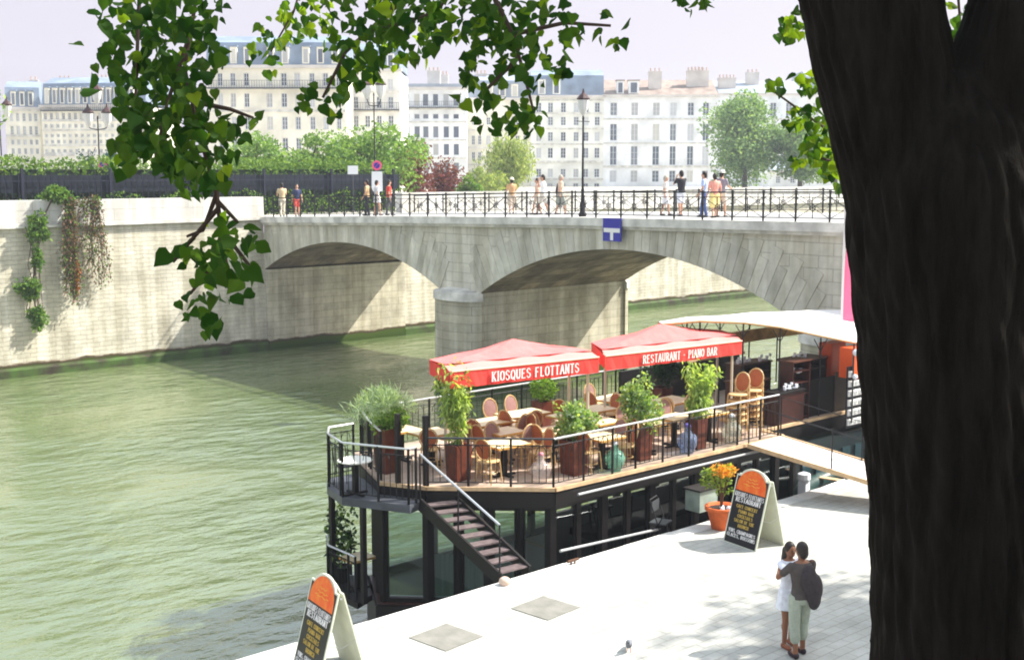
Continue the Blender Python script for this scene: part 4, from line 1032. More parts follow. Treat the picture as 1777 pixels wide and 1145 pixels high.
# things at the quay edge ------------------------------------------
t = thing('mooring_rail', 'pale horizontal pipe rail fixed along the quay edge beside the barge', 'rail', (0,0,0))
MB().tube([(16.2,16.6,.12),(19.1,16.62,-.02)], .03, 8).build('pipe', M['steel'], t)
m = MB()
for x in (16.4,17.7,18.9): m.tube([(x,16.61,.1-.05*(x-16.2)/3),(x,16.9,-1.2)], .02, 6)
m.build('bracket', M['iron'], t)
for i, (x, y) in enumerate(((16.05,16.1),(14.3,16.08))):
    t = thing('mooring_ring', ['rusty mooring cleat at the quay edge near the pipe rail','pale stone mooring stub at the foot of the stair'][i], 'mooring cleat', (x, y, .02))
    if i == 0:
        m = MB(); m.tube([(-.14,0,.07),(.14,0,.07)], .028, 8); m.tube([(-.05,0,0),(-.05,0,.07)], .02, 6); m.tube([(.05,0,0),(.05,0,.07)], .02, 6); m.build('cleat', mat('rust', (.10,.05,.03), .9), t)
    else: MB().ball((0,0,.06), .11, 12, 8, (1,1,.8)).build('stub', mat('pale_stub_stone', (.55,.42,.34), .9), t, True)
t = thing('inflatable_dinghy', 'dark green grey inflatable dinghy tied up under the gangplank', 'dinghy', (25.9,17.0,-.35), math.radians(8))
m = MB(); pts = [(1.25*math.cos(a)*(1 if abs(math.cos(a)) < .99 else 1), .42*math.sin(a), .0+.08*max(0, math.cos(a))) for a in np.linspace(0, 2*PI, 25)]
m.tube(pts, .2, 12); m.build('tube', M['rubber'], t, True)
MB().box(-1.1,1.1,-.38,.38,-.14,-.1).build('floor', M['fascia'], t)
m = MB(); m.bar((.1,-.3,.16),(.1,.3,.16),.2,.03); m.build('thwart', M['edge'], t)
m = MB(); m.box(-1.5,-1.28,-.1,.1,-.1,.4); m.lathe([(.13,.4),(.16,.45),(.15,.58),(.05,.62)], (-1.4,0,0), 12); m.build('outboard_motor', M['china'], t)
t = thing('floating_pontoon', 'low dark pontoon carrying the dinghy beside the quay edge', 'pontoon', (26.6,17.2,-.7)); MB().box(-2.2,3,-.5,.6,-1.9,.1).build('float', M['fascia'], t)
MB().tube([(-1.9,-.55,.5),(-.6,-.55,.55)], .03, 7).build('edge_pipe', M['steel'], t)
t = thing('black_bicycle_frame', 'thin black folding chair leaning behind the flower pot', 'chair', (19.2,16.7,-.35), math.radians(20))
m = MB()
for s in (-.2,.2): m.tube([(s,-.2,0),(s,.15,.95)], .014, 6); m.tube([(s,.2,0),(s,-.15,.62)], .014, 6)
m.tube([(-.2,.15,.95),(.2,.15,.95)], .014, 6); m.build('frame', M['iron'], t)
MB().box(-.2,.2,-.2,.16,.44,.47).build('seat', M['irong'], t); MB().box(-.2,.2,.09,.11,.68,.9).build('backrest', M['irong'], t)
t['label'] = 'thin dark folding chair standing between the barge and the flower pot'; t.name = 'folding_chair'
t = thing('landing_stage', 'narrow dark landing stage between quay edge and barge', 'pontoon', (0,0,0)); MB().box(18.6,22.5,16.32,16.98,-.5,-.36).build('deck', M['fascia'], t)
t = thing('service_trolley', 'grey metal box with a flat lid standing behind the flower pot', 'box', (20.5,16.65,-.35))
MB().box(-.3,.3,-.2,.2,.5,.95).build('body', mat('grey_green_metal', (.25,.30,.26), .5, .2, 4), t); MB().box(-.34,.34,-.24,.24,.955,.99).build('lid', M['fascia'], t)
for sx in (-.27,.27): MB().tube([(sx,0,0),(sx,0,.5)], .02, 6).build('leg', M['iron'], t)

# ------------------------------------------------------------------ on the lower quay
def aboard(label, x, y, lines, rz=math.radians(-98.6)):
    t = thing('a_board_sign', label, 'sandwich board', (x, y, 0), rz, 'sandwich boards on the quay')
    W_, L, hd = .92, 1.56, .40
    tilt = math.asin(hd/L); st_, ct = math.sin(tilt), math.cos(tilt)
    w2 = W_/2
    out = [(-w2,0),(w2,0),(w2,L-.17),(w2-.07,L-.17)]
    c = [( (w2-.10)*math.cos(a), L-.20+.20*math.sin(a)) for a in np.linspace(.15, PI-.15, 15)]
    out = out[:3]+c+[(-w2,L-.17)]
    def board(sgn):
        m = MB(); th = .022; n = len(out)
        F = lambda x_, s, e: (x_, sgn*(-hd+s*st_)+(-sgn)*e*ct, s*ct+e*st_)
        vs = [F(px, s, 0) for px, s in out]+[F(px, s, -th) for px, s in out]
        m.add(vs, [tuple(range(n)), tuple(range(2*n-1, n-1, -1))]+[(i, n+i, n+(i+1) % n, (i+1) % n) for i in range(n)])
        return m
    f = board(1).build('front_board', M['boardback'], t); b = board(-1).build('back_board', M['boardback'], t)
    F = lambda x_, s, e=.004: (x_, -hd+s*st_-e*ct, s*ct+e*st_)
    m = MB(); q = [F(-w2+.03,.02),F(w2-.03,.02),F(w2-.03,L-.2),F(-w2+.03,L-.2)]; m.add(q, [(0,1,2,3)]); m.build('black_face', M['black'], f)
    m = MB(); pts = [F(-w2+.05,1.08,.008),F(w2-.05,1.08,.008)]+[F((w2-.06)*math.cos(a), 1.18+.34*math.sin(a), .008) for a in np.linspace(0, PI, 17)]
    m.add(pts, [tuple(range(len(pts)))]); m.build('orange_panel', M['boardorange'], f)
    m = MB()   # faint yellow emblem: three wavy strokes over a bar, as on the board
    for k in range(3):
        z0 = 1.22+.06*k; w0 = .22-.05*k; cc = [F(-w0+2*w0*i/8, z0+.012*math.sin(i*1.9), .012) for i in range(9)]; m.tube(cc, .008, 4)
    m.build('emblem', mat('yellow_emblem', (.80,.36,.06), .6), f)
    for txt, s, hh, ww, mm_ in lines:
        serif_text(txt, hh, ww, 'lettering', mm_, f, F(0, s, .006), (-tilt, 0, 0), .003, .085)
    m = MB(); m.bar((-w2+.02,-.02,L*ct-.24),( -w2+.02,.02,L*ct-.24),.03); m.bar((w2-.02,-.02,L*ct-.24),(w2-.02,.02,L*ct-.24),.03); m.build('hinge', M['steelc'], t)
    m = MB(); m.tube([(w2-.03,-hd*.6,.6),(w2-.02,0,.52),(w2-.03,hd*.6,.6)], .005, 5); m.build('chain', M['steelc'], t)
    return t
LN = [('KIOSQUES FLOTTANTS',1.005,.085,.80,M['letter']),('RESTAURANT',.90,.085,.70,M['letter']),('CAFE CONCERT',.77,.06,.58,M['gold']),('PIANO BAR',.675,.06,.42,M['gold']),
      ('COCKTAILS',.58,.06,.42,M['gold']),('SALON DE THE',.485,.06,.56,M['gold']),('BRUNCH',.39,.06,.30,M['gold']),('VINS, CHAMPAGNES',.27,.065,.74,M['letter']),('GLACES, BOISSONS',.18,.065,.78,M['letter'])]
aboard('black and orange sandwich board beside the terracotta pot', 19.72, 14.66, LN)
aboard('nearest sandwich board, cut off by the bottom edge near the water', 9.78, 14.92, LN)
t = thing('flower_pot', 'terracotta pot with an orange flowering shrub beside the sandwich board', 'plant', (20.05,15.75,0))
MB().lathe([(.20,0),(.30,.40),(.345,.40),(.35,.48),(.30,.48),(.28,.42)], n=20).build('pot', M['terracotta'], t, True)
MB().lathe([(.02,.40),(.285,.41),(.28,.43)], n=16).build('soil', M['soil'], t)
m = MB()
for i in range(7): a = i*.9; m.tube([(0,0,.4),(.05*math.cos(a),.05*math.sin(a),.8),(.22*math.cos(a),.22*math.sin(a),1.15)], [.018,.014,.006], 5)
m.build('stem', mat('brown_stem', (.10,.05,.03), .8), t)
leaves('foliage', crown(420,(0,.1,1.0),(.38,.4,.42),9,.45), .09, LF['potl'], t)
leaves('blossom', crown(420,(-.02,-.02,1.22),(.42,.36,.16),9,.5), .07, LF['flower'], t)
m = MB()
for p in ((-.1,-.1,.45),(.06,-.14,.45),(.02,.0,.45)): m.ball(p, .05, 8, 6)
m.build('pebble', M['china'], t)
for i, (x, y) in enumerate(((14.05,14.75),(11.95,14.85))):
    o = MB().box(-.42,.42,-.42,.42,.004,.012).build('paving_slab', M['slab']); o.location = (x, y, 0); o.rotation_euler.z = .1
    tag(o, ['square grey slab set in the quay, farther one','square grey slab set in the quay, nearer the first sandwich board'][i], 'paving slab')
t = thing('pigeon', 'small grey pigeon walking on the pale quay', 'bird', (13.7,12.5,0), 2.2)
m = MB(); m.ball((0,0,.12), .07, 12, 8, (.8,1.7,.85)); m.ball((0,.13,.2), .035, 10, 7); m.tube([(0,.08,.14),(0,.12,.19)], [.045,.03], 8); m.tube([(0,-.10,.12),(0,-.22,.09)], [.04,.02], 6)
m.build('body', mat('pigeon_grey', (.16,.17,.20), .7, .3, 30), t, True)
m = MB(); m.tube([(0,.16,.2),(0,.19,.195)], [.01,.003], 5); m.build('beak', M['black'], t)
m = MB(); m.tube([(.025,0,.07),(.03,.0,0)], .006, 5); m.tube([(-.025,.03,.07),(-.03,.05,0)], .006, 5); m.build('leg', M['terracotta'], t)

# ------------------------------------------------------------------ people
def remeshed(m, vox, name, material, parent, smooth_it=2):
    me = bpy.data.meshes.new('tmp'); me.from_pydata(m.v, [], m.f); o = bpy.data.objects.new('tmp', me); COL.objects.link(o)
    md = o.modifiers.new('r', 'REMESH'); md.mode = 'VOXEL'; md.voxel_size = vox
    sm = o.modifiers.new('s', 'SMOOTH'); sm.iterations = smooth_it; sm.factor = .5
    bpy.context.view_layer.update()
    r = bpy.data.meshes.new_from_object(o.evaluated_get(bpy.context.evaluated_depsgraph_get()))
    bpy.data.objects.remove(o); bpy.data.meshes.remove(me)
    r.materials.clear(); r.materials.append(material); r.name = name
    r.polygons.foreach_set('use_smooth', [True]*len(r.polygons))
    q = bpy.data.objects.new(name, r); COL.objects.link(q); q.parent = parent
    return q
def limb(m, pts, rs, n=12):
    m.tube(pts, rs, n)
    for p, r in zip(pts, rs): m.ball(p, r*.99, 10, 8)
def person(label, loc, rz, h=1.7, top=(.5,.5,.5), bottom=(.2,.2,.2), legs='long', hair=None, skin=None, arms='down', stride=.12, vox=.017, hat=None, bag=None, slim=1.0, dress=False, sleeve='short', group='people on the bridge', shoes=(.03,.03,.03), longhair=False, lean=0.0):
    t = thing('person', label, 'person', loc, rz, group)
    k = h/1.75; skin = skin or M['skin']; hair = hair or M['hair']
    S = lambda x, y, z: (x*k*slim, (y+lean*max(0, z-.95))*k, z*k)
    J = {}
    for s, n_ in ((-1,'l'),(1,'r')):
        y = stride*s
        J['hip'+n_] = S(s*.095, 0, .92); J['kn'+n_] = S(s*.10, y*.55+.03, .49); J['an'+n_] = S(s*.105, y, .09); J['sh'+n_] = S(s*.185, 0, 1.42)
        if arms == 'down': J['el'+n_] = S(s*.25, -.03-y*.4, 1.13); J['wr'+n_] = S(s*.26, .07-y*.8, .88)
        elif arms == 'rail': J['el'+n_] = S(s*.24, .10, 1.18); J['wr'+n_] = S(s*.20, .33, 1.12)
        elif arms == 'face': J['el'+n_] = S(s*.22, .18, 1.25); J['wr'+n_] = S(s*.09, .18, 1.52)
        elif arms == 'hug': J['el'+n_] = S(s*.30, .16, 1.22); J['wr'+n_] = S(s*.10, .42, 1.27)
        elif arms == 'neck': J['el'+n_] = S(s*.24, .22, 1.36); J['wr'+n_] = S(s*.12, .40, 1.50)
    def torso(m, e=0.0, z0=.86, z1=1.46):
        prof = [(.84,.145,.105),(.92,.165,.115),(1.02,.145,.10),(1.12,.135,.095),(1.24,.16,.11),(1.34,.18,.115),(1.42,.175,.10),(1.47,.12,.08),(1.50,.06,.06)]
        N = 20; vs = []; rows = [p for p in prof if z0-.03 <= p[0] <= z1+.05]
        for z, a, b in rows:
            for j in range(N):
                th = 2*PI*j/N; vs.append(S((a+e)*math.cos(th), (b+e)*math.sin(th)-.01, z))
        fs = []
        for i in range(len(rows)-1):
            for j in range(N): fs.append((i*N+j, i*N+(j+1) % N, (i+1)*N+(j+1) % N, (i+1)*N+j))
        fs.append(tuple(range(N-1, -1, -1))); fs.append(tuple((len(rows)-1)*N+j for j in range(N)))
        m.add(vs, fs)
    m = MB(); torso(m)
    for n_, s in (('l',-1),('r',1)):
        limb(m, [J['hip'+n_], J['kn'+n_], J['an'+n_]], [.083*k, .056*k, .038*k])
        a = Vector(J['kn'+n_]).lerp(Vector(J['an'+n_]), .3); m.ball(a-Vector((0,.018*k,0)), .052*k, 10, 7, (1,1,1.9))
        an = Vector(J['an'+n_]); m.ball(an+Vector((0,.06*k,-.045*k)), .045*k, 12, 8, (.95,2.5,.9)); m.ball(an+Vector((0,-.02*k,-.04*k)), .042*k, 10, 7)
        limb(m, [J['sh'+n_], J['el'+n_], J['wr'+n_]], [.053*k, .040*k, .027*k])
        wr = Vector(J['wr'+n_]); d = (wr-Vector(J['el'+n_])).normalized(); sd = Vector((0,1,0)) if abs(d.y) < .6 else Vector((0,0,1)); sd = (sd-d*sd.dot(d)).normalized()
        nrm = d.cross(sd)
        m.tube([wr, wr+d*.05*k, wr+d*.09*k], [.026*k,.034*k,.030*k], 10); palm = wr+d*.085*k
        cs = 1 if s > 0 else -1
        for fi, (off, ln) in enumerate(((-.027,.068),(-.009,.078),(.009,.073),(.027,.058))):
            b0 = palm+sd*off*k*-1; c1 = b0+d*ln*.5*k+nrm*cs*.006*k; c2 = b0+d*ln*k*.95+nrm*cs*.022*k
            m.tube([b0-d*.02*k, b0, c1, c2], [.009*k,.0092*k,.0088*k,.0075*k], 6)
        tb = wr+d*.03*k+sd*.028*k; m.tube([tb, tb+d*.03*k+sd*.022*k, tb+d*.062*k+sd*.03*k], [.012*k,.011*k,.009*k], 6)
    hy = .015
    m.tube([S(0,-.005,1.44), S(0,0,1.50), S(0,hy,1.57)], [.062*k,.055*k,.055*k], 12)
    m.ball(S(0,hy,1.645), .1*k, 16, 12, (.80,.98,1.18)); m.ball(S(0,hy+.035,1.585), .06*k, 12, 8, (.95,.95,.8))
    m.tube([S(0,hy+.09,1.655), S(0,hy+.115,1.625), S(0,hy+.09,1.615)], [.010*k,.017*k,.013*k], 8)
    for s in (-1,1): m.ball(S(s*.082,hy-.005,1.635), .02*k, 8, 6, (.5,1,1.5))
    remeshed(m, vox, 'body', skin, t)
    m = MB()
    for s in (-1,1): m.ball(S(s*.032,hy+.088,1.652), .011*k, 8, 6)
    m.build('eyes', M['black'], t); m = MB(); m.ball(S(0,hy+.094,1.59), .02*k, 8, 6, (1.1,.3,.28)); m.build('mouth', mat('lips', (.35,.10,.08), .5), t)
    m = MB(); m.ball(S(0,hy-.018,1.668), .108*k, 16, 12, (.84,.95,1.12)); m.ball(S(0,hy-.06,1.62), .085*k, 12, 8, (.9,.8,1.2))
    if longhair: limb(m, [S(0,-.06,1.62), S(.01,-.10,1.46), S(0,-.12,1.30)], [.09*k,.075*k,.04*k])
    remeshed(m, max(.012, vox), 'hair', hair, t, 1)
    key = lambda c: 'cloth_%02d%02d%02d' % tuple(int(q*99) for q in c)
    sh = mat(key(top), top, .85, .10, 14, .2)
    m = MB(); torso(m, .018, .88 if not dress else .88, 1.44)
    for n_ in 'lr':
        a, b, c = Vector(J['sh'+n_]), Vector(J['el'+n_]), Vector(J['wr'+n_])
        if sleeve == 'short': limb(m, [a, a.lerp(b, .62)], [.066*k,.058*k])
        elif sleeve == 'long': limb(m, [a, b, b.lerp(c,.9)], [.066*k,.054*k,.040*k])
    if dress:
        N = 18; vs = []
        for z, a in ((1.0,.17),(.9,.20),(.78,.215),(.66,.235)):
            for j in range(N): th = 2*PI*j/N; vs.append(S(a*(1+.03*math.sin(5*th))*math.cos(th), a*.78*math.sin(th), z))
        fs = [(i*N+j, (i+1)*N+j, (i+1)*N+(j+1) % N, i*N+(j+1) % N) for i in range(3) for j in range(N)]+[tuple(range(N)), tuple(range(4*N-1, 3*N-1, -1))]
        m.add(vs, fs)
    remeshed(m, vox, 'dress' if dress else 'shirt', sh, t)
    if not dress:
        tr = mat(key(bottom), bottom, .85, .10, 14, .2)
        m = MB(); torso(m, .014, .86, .98)
        for n_ in 'lr':
            a, b, c = Vector(J['hip'+n_]), Vector(J['kn'+n_]), Vector(J['an'+n_])
            if legs == 'long': limb(m, [a, b, c], [.10*k,.078*k,.062*k])
            elif legs == 'shorts': limb(m, [a, a.lerp(b,.8)], [.102*k,.088*k])
            elif legs == 'calf': limb(m, [a, b, b.lerp(c,.5)], [.103*k,.085*k,.078*k])
            elif legs == 'skirt': limb(m, [a, a.lerp(b,.9)], [.13*k,.14*k])
        remeshed(m, vox, 'skirt' if legs == 'skirt' else ('shorts' if legs == 'shorts' else 'trousers'), tr, t)
    for n_ in 'lr':
        an = Vector(J['an'+n_]); m = MB(); m.ball(an+Vector((0,.065*k,-.05*k)), .05*k, 12, 8, (1,2.5,.85)); m.ball(an+Vector((0,-.02*k,-.045*k)), .048*k, 10, 7)
        m.build('shoe', mat(key(shoes), shoes, .6), t, True)
    if hat is not None:
        m = MB(); m.lathe([(.17*k,1.70*k),(.17*k,1.705*k),(.10*k,1.72*k),(.095*k,1.79*k),(.05*k,1.82*k)], (0,hy*k,0), 16); m.build('hat', mat(key(hat), hat, .8), t, True)
    if bag is not None:
        m = MB(); m.ball(S(*bag[0]), 1, 14, 10, tuple(q*k for q in bag[1])); m.ball(S(bag[0][0]*.3,bag[0][1]*.9,bag[0][2]+.16), 1, 12, 8, tuple(q*k*.9 for q in bag[1])); m.ball(S(bag[0][0]*1.15,bag[0][1],bag[0][2]-.14), 1, 12, 8, tuple(q*k*.75 for q in bag[1])); limb(m, [S(bag[2]*.14,.08,1.45), S(bag[2]*.15,-.06,1.47), S(bag[0][0]*.8,bag[0][1],bag[0][2])], [.02*k,.02*k,.03*k], 8)
        remeshed(m, max(.012, vox), 'bag', mat(key(bag[3]), bag[3], .8, .15, 20), t, 1)
    return t
# the couple on the quay
person('man seen from behind in a dark jacket and pale three quarter trousers, embracing a woman', (15.50,10.62,0), math.radians(-20), 1.78, (.075,.062,.06), (.36,.40,.33), 'calf',
    skin=M['skin2'], arms='hug', stride=.06, vox=.009, sleeve='short', group='embracing couple on the quay', shoes=(.03,.015,.02), bag=((.12,-.15,1.08),(.15,.11,.25),1,(.04,.032,.036)))
person('slim woman with long dark hair in a white dress, held by the man', (15.70,10.98,0), math.radians(162), 1.66, (.72,.74,.82), (.7,.7,.8), 'long', skin=M['skin2'], arms='neck', stride=.05, vox=.009,
    dress=True, sleeve='short', group='embracing couple on the quay', longhair=True, slim=.92, shoes=(.25,.08,.04))
def on_bridge(x, D):
    q = P(x, 330, D); return (q.x, q.y, (zt(q.y)-.02) if q.y < BW else ZG)
PE = [
 (10,70,0,dict(h=1.66,top=(.62,.60,.58),bottom=(.2,.2,.25),hair=mat('ginger_hair',(.45,.16,.05),.6)),'person with ginger hair looking over the white parapet at the far left'),
 (489,66,20,dict(h=1.74,top=(.62,.47,.28),bottom=(.60,.56,.46),arms='rail'),'man in a tan shirt and pale trousers at the left end of the railing'),
 (515,65.3,200,dict(h=1.66,top=(.03,.04,.10),bottom=(.60,.08,.06),legs='shorts'),'person in a navy top and red shorts at the left end of the bridge'),
 (637,60.7,80,dict(h=1.72,top=(.55,.38,.20),bottom=(.03,.03,.04),bag=((.12,-.18,1.15),(.12,.10,.18),1,(.03,.03,.03))),'man in a tan shirt with a dark bag walking beside the woman in white'),
 (654,60.9,-60,dict(h=1.70,top=(.78,.78,.80),dress=True),'woman in a long white dress between the tan and the red shirts'),
 (675,60.0,-70,dict(h=1.68,top=(.65,.07,.05),bottom=(.10,.10,.11)),'person in a red shirt and dark trousers'),
 (888,57.6,10,dict(h=1.64,top=(.60,.36,.18),bottom=(.55,.45,.35),legs='skirt',hat=(.72,.66,.52),arms='rail'),'person in orange and a pale straw hat leaning on the railing'),
 (932,55.8,100,dict(h=1.60,top=(.66,.45,.35),bottom=(.6,.5,.4),legs='shorts',stride=.2),'person in a pinkish top half hidden behind the white shirt left of the lamp'),
 (942,55.0,95,dict(h=1.74,top=(.80,.79,.78),bottom=(.60,.55,.48),legs='shorts',stride=.26,arms='face'),'striding person in a white shirt left of the bridge lamp'),
 (973,55.2,-80,dict(h=1.72,top=(.60,.45,.33),bottom=(.28,.30,.26),legs='skirt',bag=((-.16,-.12,1.1),(.1,.09,.17),-1,(.04,.03,.05)),stride=.2,hair=M['hairb']),'woman in a beige top with a dark bag just left of the bridge lamp'),
 (1155,50.2,-90,dict(h=1.58,top=(.72,.66,.60),bottom=(.75,.75,.78),legs='shorts',stride=.16,hair=M['hairb']),'fair haired person in white shorts left of the man in black'),
 (1182,48.7,30,dict(h=1.76,top=(.02,.02,.025),bottom=(.72,.74,.80),legs='shorts',arms='face',stride=.1),'man in a black T-shirt and white shorts holding his hands to his face'),
 (1222,47.2,70,dict(h=1.70,top=(.42,.52,.78),bottom=(.08,.12,.30)),'person in a light blue shirt and blue trousers, left of the group of three'),
 (1240,46.2,15,dict(h=1.62,top=(.75,.32,.25),bottom=(.78,.62,.25),legs='skirt',stride=.1),'person in a coral top and yellow skirt in the middle of the group of three'),
 (1252,46.9,-40,dict(h=1.72,top=(.25,.22,.27),bottom=(.6,.5,.42),legs='shorts',hat=(.7,.68,.62),arms='rail'),'person in a grey top and pale hat, right of the group of three')]
for x, D, a, kw, lab in PE: person(lab, on_bridge(x, D), math.radians(a)+TURN, **kw)

# ------------------------------------------------------------------ street furniture
def lantern(m1, m2, x, y, z, s=1.0):
    m2.lathe([(.10*s,0),(.16*s,.12*s),(.20*s,.42*s),(.02*s,.43*s)], (x,y,z), 8)
    m1.lathe([(.22*s,.435*s),(.23*s,.47*s),(.14*s,.58*s),(.05*s,.66*s),(.02*s,.80*s)], (x,y,z), 8); m2.lathe([(.03*s,-.12*s),(.11*s,-.002*s),(.11*s,.01*s)], (x,y,z), 8)
def pole_prof(h): return [(.16,0),(.17,.12),(.11,.2),(.12,.5),(.075,.62),(.06,1.0),(.075,1.05),(.05,1.15),(.035,h-.3),(.05,h-.25),(.03,h-.1)]
t = thing('street_lamp', 'tall black single lantern lamp post standing on the bridge', 'street lamp', (35.3,35.0,zt(35)-.02), 0, 'old lamp posts')
MB().lathe(pole_prof(4.1), n=12).build('post', M['iron'], t, True); a = MB(); b = MB(); lantern(a, b, 0, 0, 4.1, 1.15); b.build('lantern_glass', mat('frosted_lantern_glass', (.62,.62,.60), .2), t); a.build('lantern_cap', mat('dark_bronze', (.05,.02,.02), .5), t)
m = MB(); m.tube([(-.35,0,3.75),(.35,0,3.75)], .018, 6); m.build('ladder_bar', M['iron'], t)
def multi(label, q, h, arms, z0=ZG):
    t = thing('street_lamp', label, 'street lamp', (q.x, q.y, z0), TURN, 'old lamp posts')
    MB().lathe(pole_prof(h), n=12).build('post', M['iron'], t, True)
    for dx, dz in arms:
        a = MB(); b = MB(); lantern(a, b, dx, 0, h+dz, 1.5)
        if dx: MB().tube([(0,0,h-.9),(dx*.7,0,h-.85),(dx,0,h+dz-.15)], .03, 6).build('arm', M['iron'], t)
        b.build('lantern_glass', MATS['frosted_lantern_glass'], t); a.build('lantern_cap', MATS['dark_bronze'], t)
multi('three branched lamp post rising behind the left foliage', P(175,340,73), 5.7, ((-.55,-.6),(.55,-.6),(0,.7)))
multi('two branched lamp post above the garden trees', P(651,340,76), 7.2, ((-.42,-.3),(.42,-.3)))
multi('pale lamp post at the far left edge of the garden', P(6,340,80), 6.4, ((-.5,-.5),(.5,-.5)))
def nosign(label, q, z, h=3.0):
    t = thing('no_stopping_sign', label, 'road sign', (q.x, q.y, ZG), TURN, 'round signs over white panels')
    MB().tube([(0,.04,0),(0,.04,z-ZG+.5)], .035, 8).build('post', M['irong'], t)
    T = Matrix.Translation((0,0,z-ZG+.35)) @ Matrix.Rotation(PI/2, 4, 'X')
    MB().lathe([(.25,-.01),(.25,.01)], n=24, T=T).build('disc', M['signred'], t)
    T2 = Matrix.Translation((0,-.015,z-ZG+.35)) @ Matrix.Rotation(PI/2, 4, 'X'); MB().lathe([(.15,-.004),(.15,.004)], n=24, T=T2).build('disc_centre', M['blue'], t)
    m = MB(); m.bar((-.11,-.028,z-ZG+.24),(.11,-.028,z-ZG+.46), .05, .012); m.build('red_bar', M['signred'], t)
    MB().box(-.27,.27,-.012,.012,z-ZG-.95,z-ZG+.05).build('white_panel', M['whitepaint'], t)
nosign('round pink red no stopping sign over a white panel at the left lamp post', P(178,290,70.5), 7.4)
nosign('round pink red no stopping sign over a white panel beside the reddish shrubs', P(654,290,63), 7.3)
t = thing('white_board', 'small blank white board standing above the hedge', 'sign', P(613,340,66), TURN); t.location.z = ZG
MB().tube([(0,.04,0),(0,.04,2.6)], .03, 6).build('post', M['irong'], t); MB().box(-.27,.27,-.012,.012,2.25,2.7).build('board', M['whitepaint'], t)
# fence, hedges
t = thing('garden_fence', 'dark iron garden fence with a dark backing along the quay', 'fence', (0,61.3,ZG))
m = MB(); x = -22.0
while x < 46: m.box(x, x+.035, -.02, .02, 0, 2.35); x += .32
m.box(-22,46,-.035,-.021,.2,.26); m.box(-22,46,-.035,-.021,1.9,1.96); m.build('bars', mat('navy_iron', (.012,.014,.03), .6), t)
MB().box(-22,46,.12,.16,1.35,2.22).build('screen', mat('dark_navy_screen', (.008,.012,.020), .8, .3, 3), t)
x = -22.0
while x < 46: MB().box(-.06,.06,-.06,.06,0,2.55).build('post', MATS['navy_iron'], t, loc=(x,0,0)); x += 4.5
t = thing('clipped_hedge', 'long clipped hedge with a sunlit flat top behind the dark fence', 'hedge', (12,63.6,ZG))
pts = RNG.random((15000,3))*np.array([68,2.4,1.1])+np.array([-34,-1.5,1.95]); pts[:,2] += .12*np.sin(pts[:,0]*1.3)
leaves('foliage', pts, .22, LF['hedge'], t); MB().box(-34,34,-.8,1.2,0,2.5).build('shade_core', LF['dark'], t)  # dark core box: shade inside the hedge put into its colour
pts = RNG.random((6000,3))*np.array([68,.4,2.0])+np.array([-34,-1.3,.05]); leaves('foliage', pts, .2, LF['dark'], t)  # lower leaves carry the shade below the hedge top in their colour
t = thing('low_hedge', 'low leafy hedge growing at the foot of the dark fence', 'hedge', (12,60.6,ZG))
pts = RNG.random((12000,3))*np.array([66,.7,1.25])+np.array([-33,-.4,.0]); pts[:,2] *= .8+.35*np.sin(pts[:,0]*.9)**2; leaves('foliage', pts, .16, [LF['ivy'],LF['dark']], t, mi=RNG.integers(0,2,12000))

# ------------------------------------------------------------------ trees
def tree(name, label, cat, q, zb, h, rw, n, size, lf, lumps=22, trunk=.25, lr=.36, crown_from=.25, shape='diam', hang=0, group=None, taper=1.0, stems=1):
    t = thing(name, label, cat, (q.x, q.y, zb), 0, group)
    m = MB()
    for s in range(stems):
        ox = (s-(stems-1)/2)*rw*.3
        m.tube([(ox*.3,0,0),(ox*.6,0,h*.25),(ox,.1,h*.6)], [trunk, trunk*.7, trunk*.3], 9)
    for i in range(9):
        a = i*2.4; z = h*(.25+.05*i); m.tube([(0,0,z),(rw*.35*math.cos(a),rw*.35*math.sin(a),z+h*.12),(rw*.7*math.cos(a),rw*.7*math.sin(a),z+h*.22)], [trunk*.4,trunk*.25,.02], 6)
    m.build('trunk', mat('tree_bark_grey', (.10,.08,.06), .9, .3, 3), t)
    c = crown(n, (0,0,h*(crown_from+1)/2), (rw,rw,h*(1-crown_from)/2), lumps, lr)
    if isinstance(lf, list): leaves('crown', c, size, lf, t, shape, hang, mi=(np.arange(len(c))*len(lf)//len(c)))
    else: leaves('crown', c, size, lf, t, shape, hang)
    return t
tree('plane_tree', 'large round topped pale green tree in front of the white houses', 'tree', P(1292,330,150), 4.9, 11.8, 5.9, 12000, .42, LF['big'], 34, .35, .38, .0)
tree('plane_tree', 'tall tree overlapping the large round one on its right', 'tree', P(1388,330,146), 4.9, 10.0, 4.9, 12000, .42, LF['big'], 28, .33, .4, .06)
tree('plane_tree', 'smaller hazy tree right of the two large ones, beside the trunk', 'tree', P(1450,330,150), 4.9, 7.8, 3.8, 6000, .40, LF['big'], 20, .25, .4, .2)
tree('willow', 'pale yellow green willow left of the bridge lamp', 'tree', P(878,335,118), 4.9, 6.3, 2.9, 5200, .42, LF['willow'], 24, .2, .42, .0, 'blade', .9)
tree('willow', 'second lower willow clump joining the first', 'tree', P(842,335,112), 4.9, 3.2, 1.9, 2500, .36, LF['willow'], 14, .12, .45, .0, 'blade', .8)
tree('copper_shrub', 'dark red leaved shrub right of the garden trees', 'shrub', P(715,335,88), 4.9, 5.0, 2.1, 3200, .26, LF['red'], 18, .12, .42, .0)
tree('copper_shrub', 'lower reddish shrub beside the willow', 'shrub', P(775,335,92), 4.9, 4.0, 1.6, 2200, .25, LF['red'], 15, .1, .45, .0)
tree('green_shrub', 'small bright green shrub at the foot of the willow', 'shrub', P(812,335,90), 4.9, 2.2, 1.1, 1200, .22, LF['ivy'], 9, .08, .45, .0)
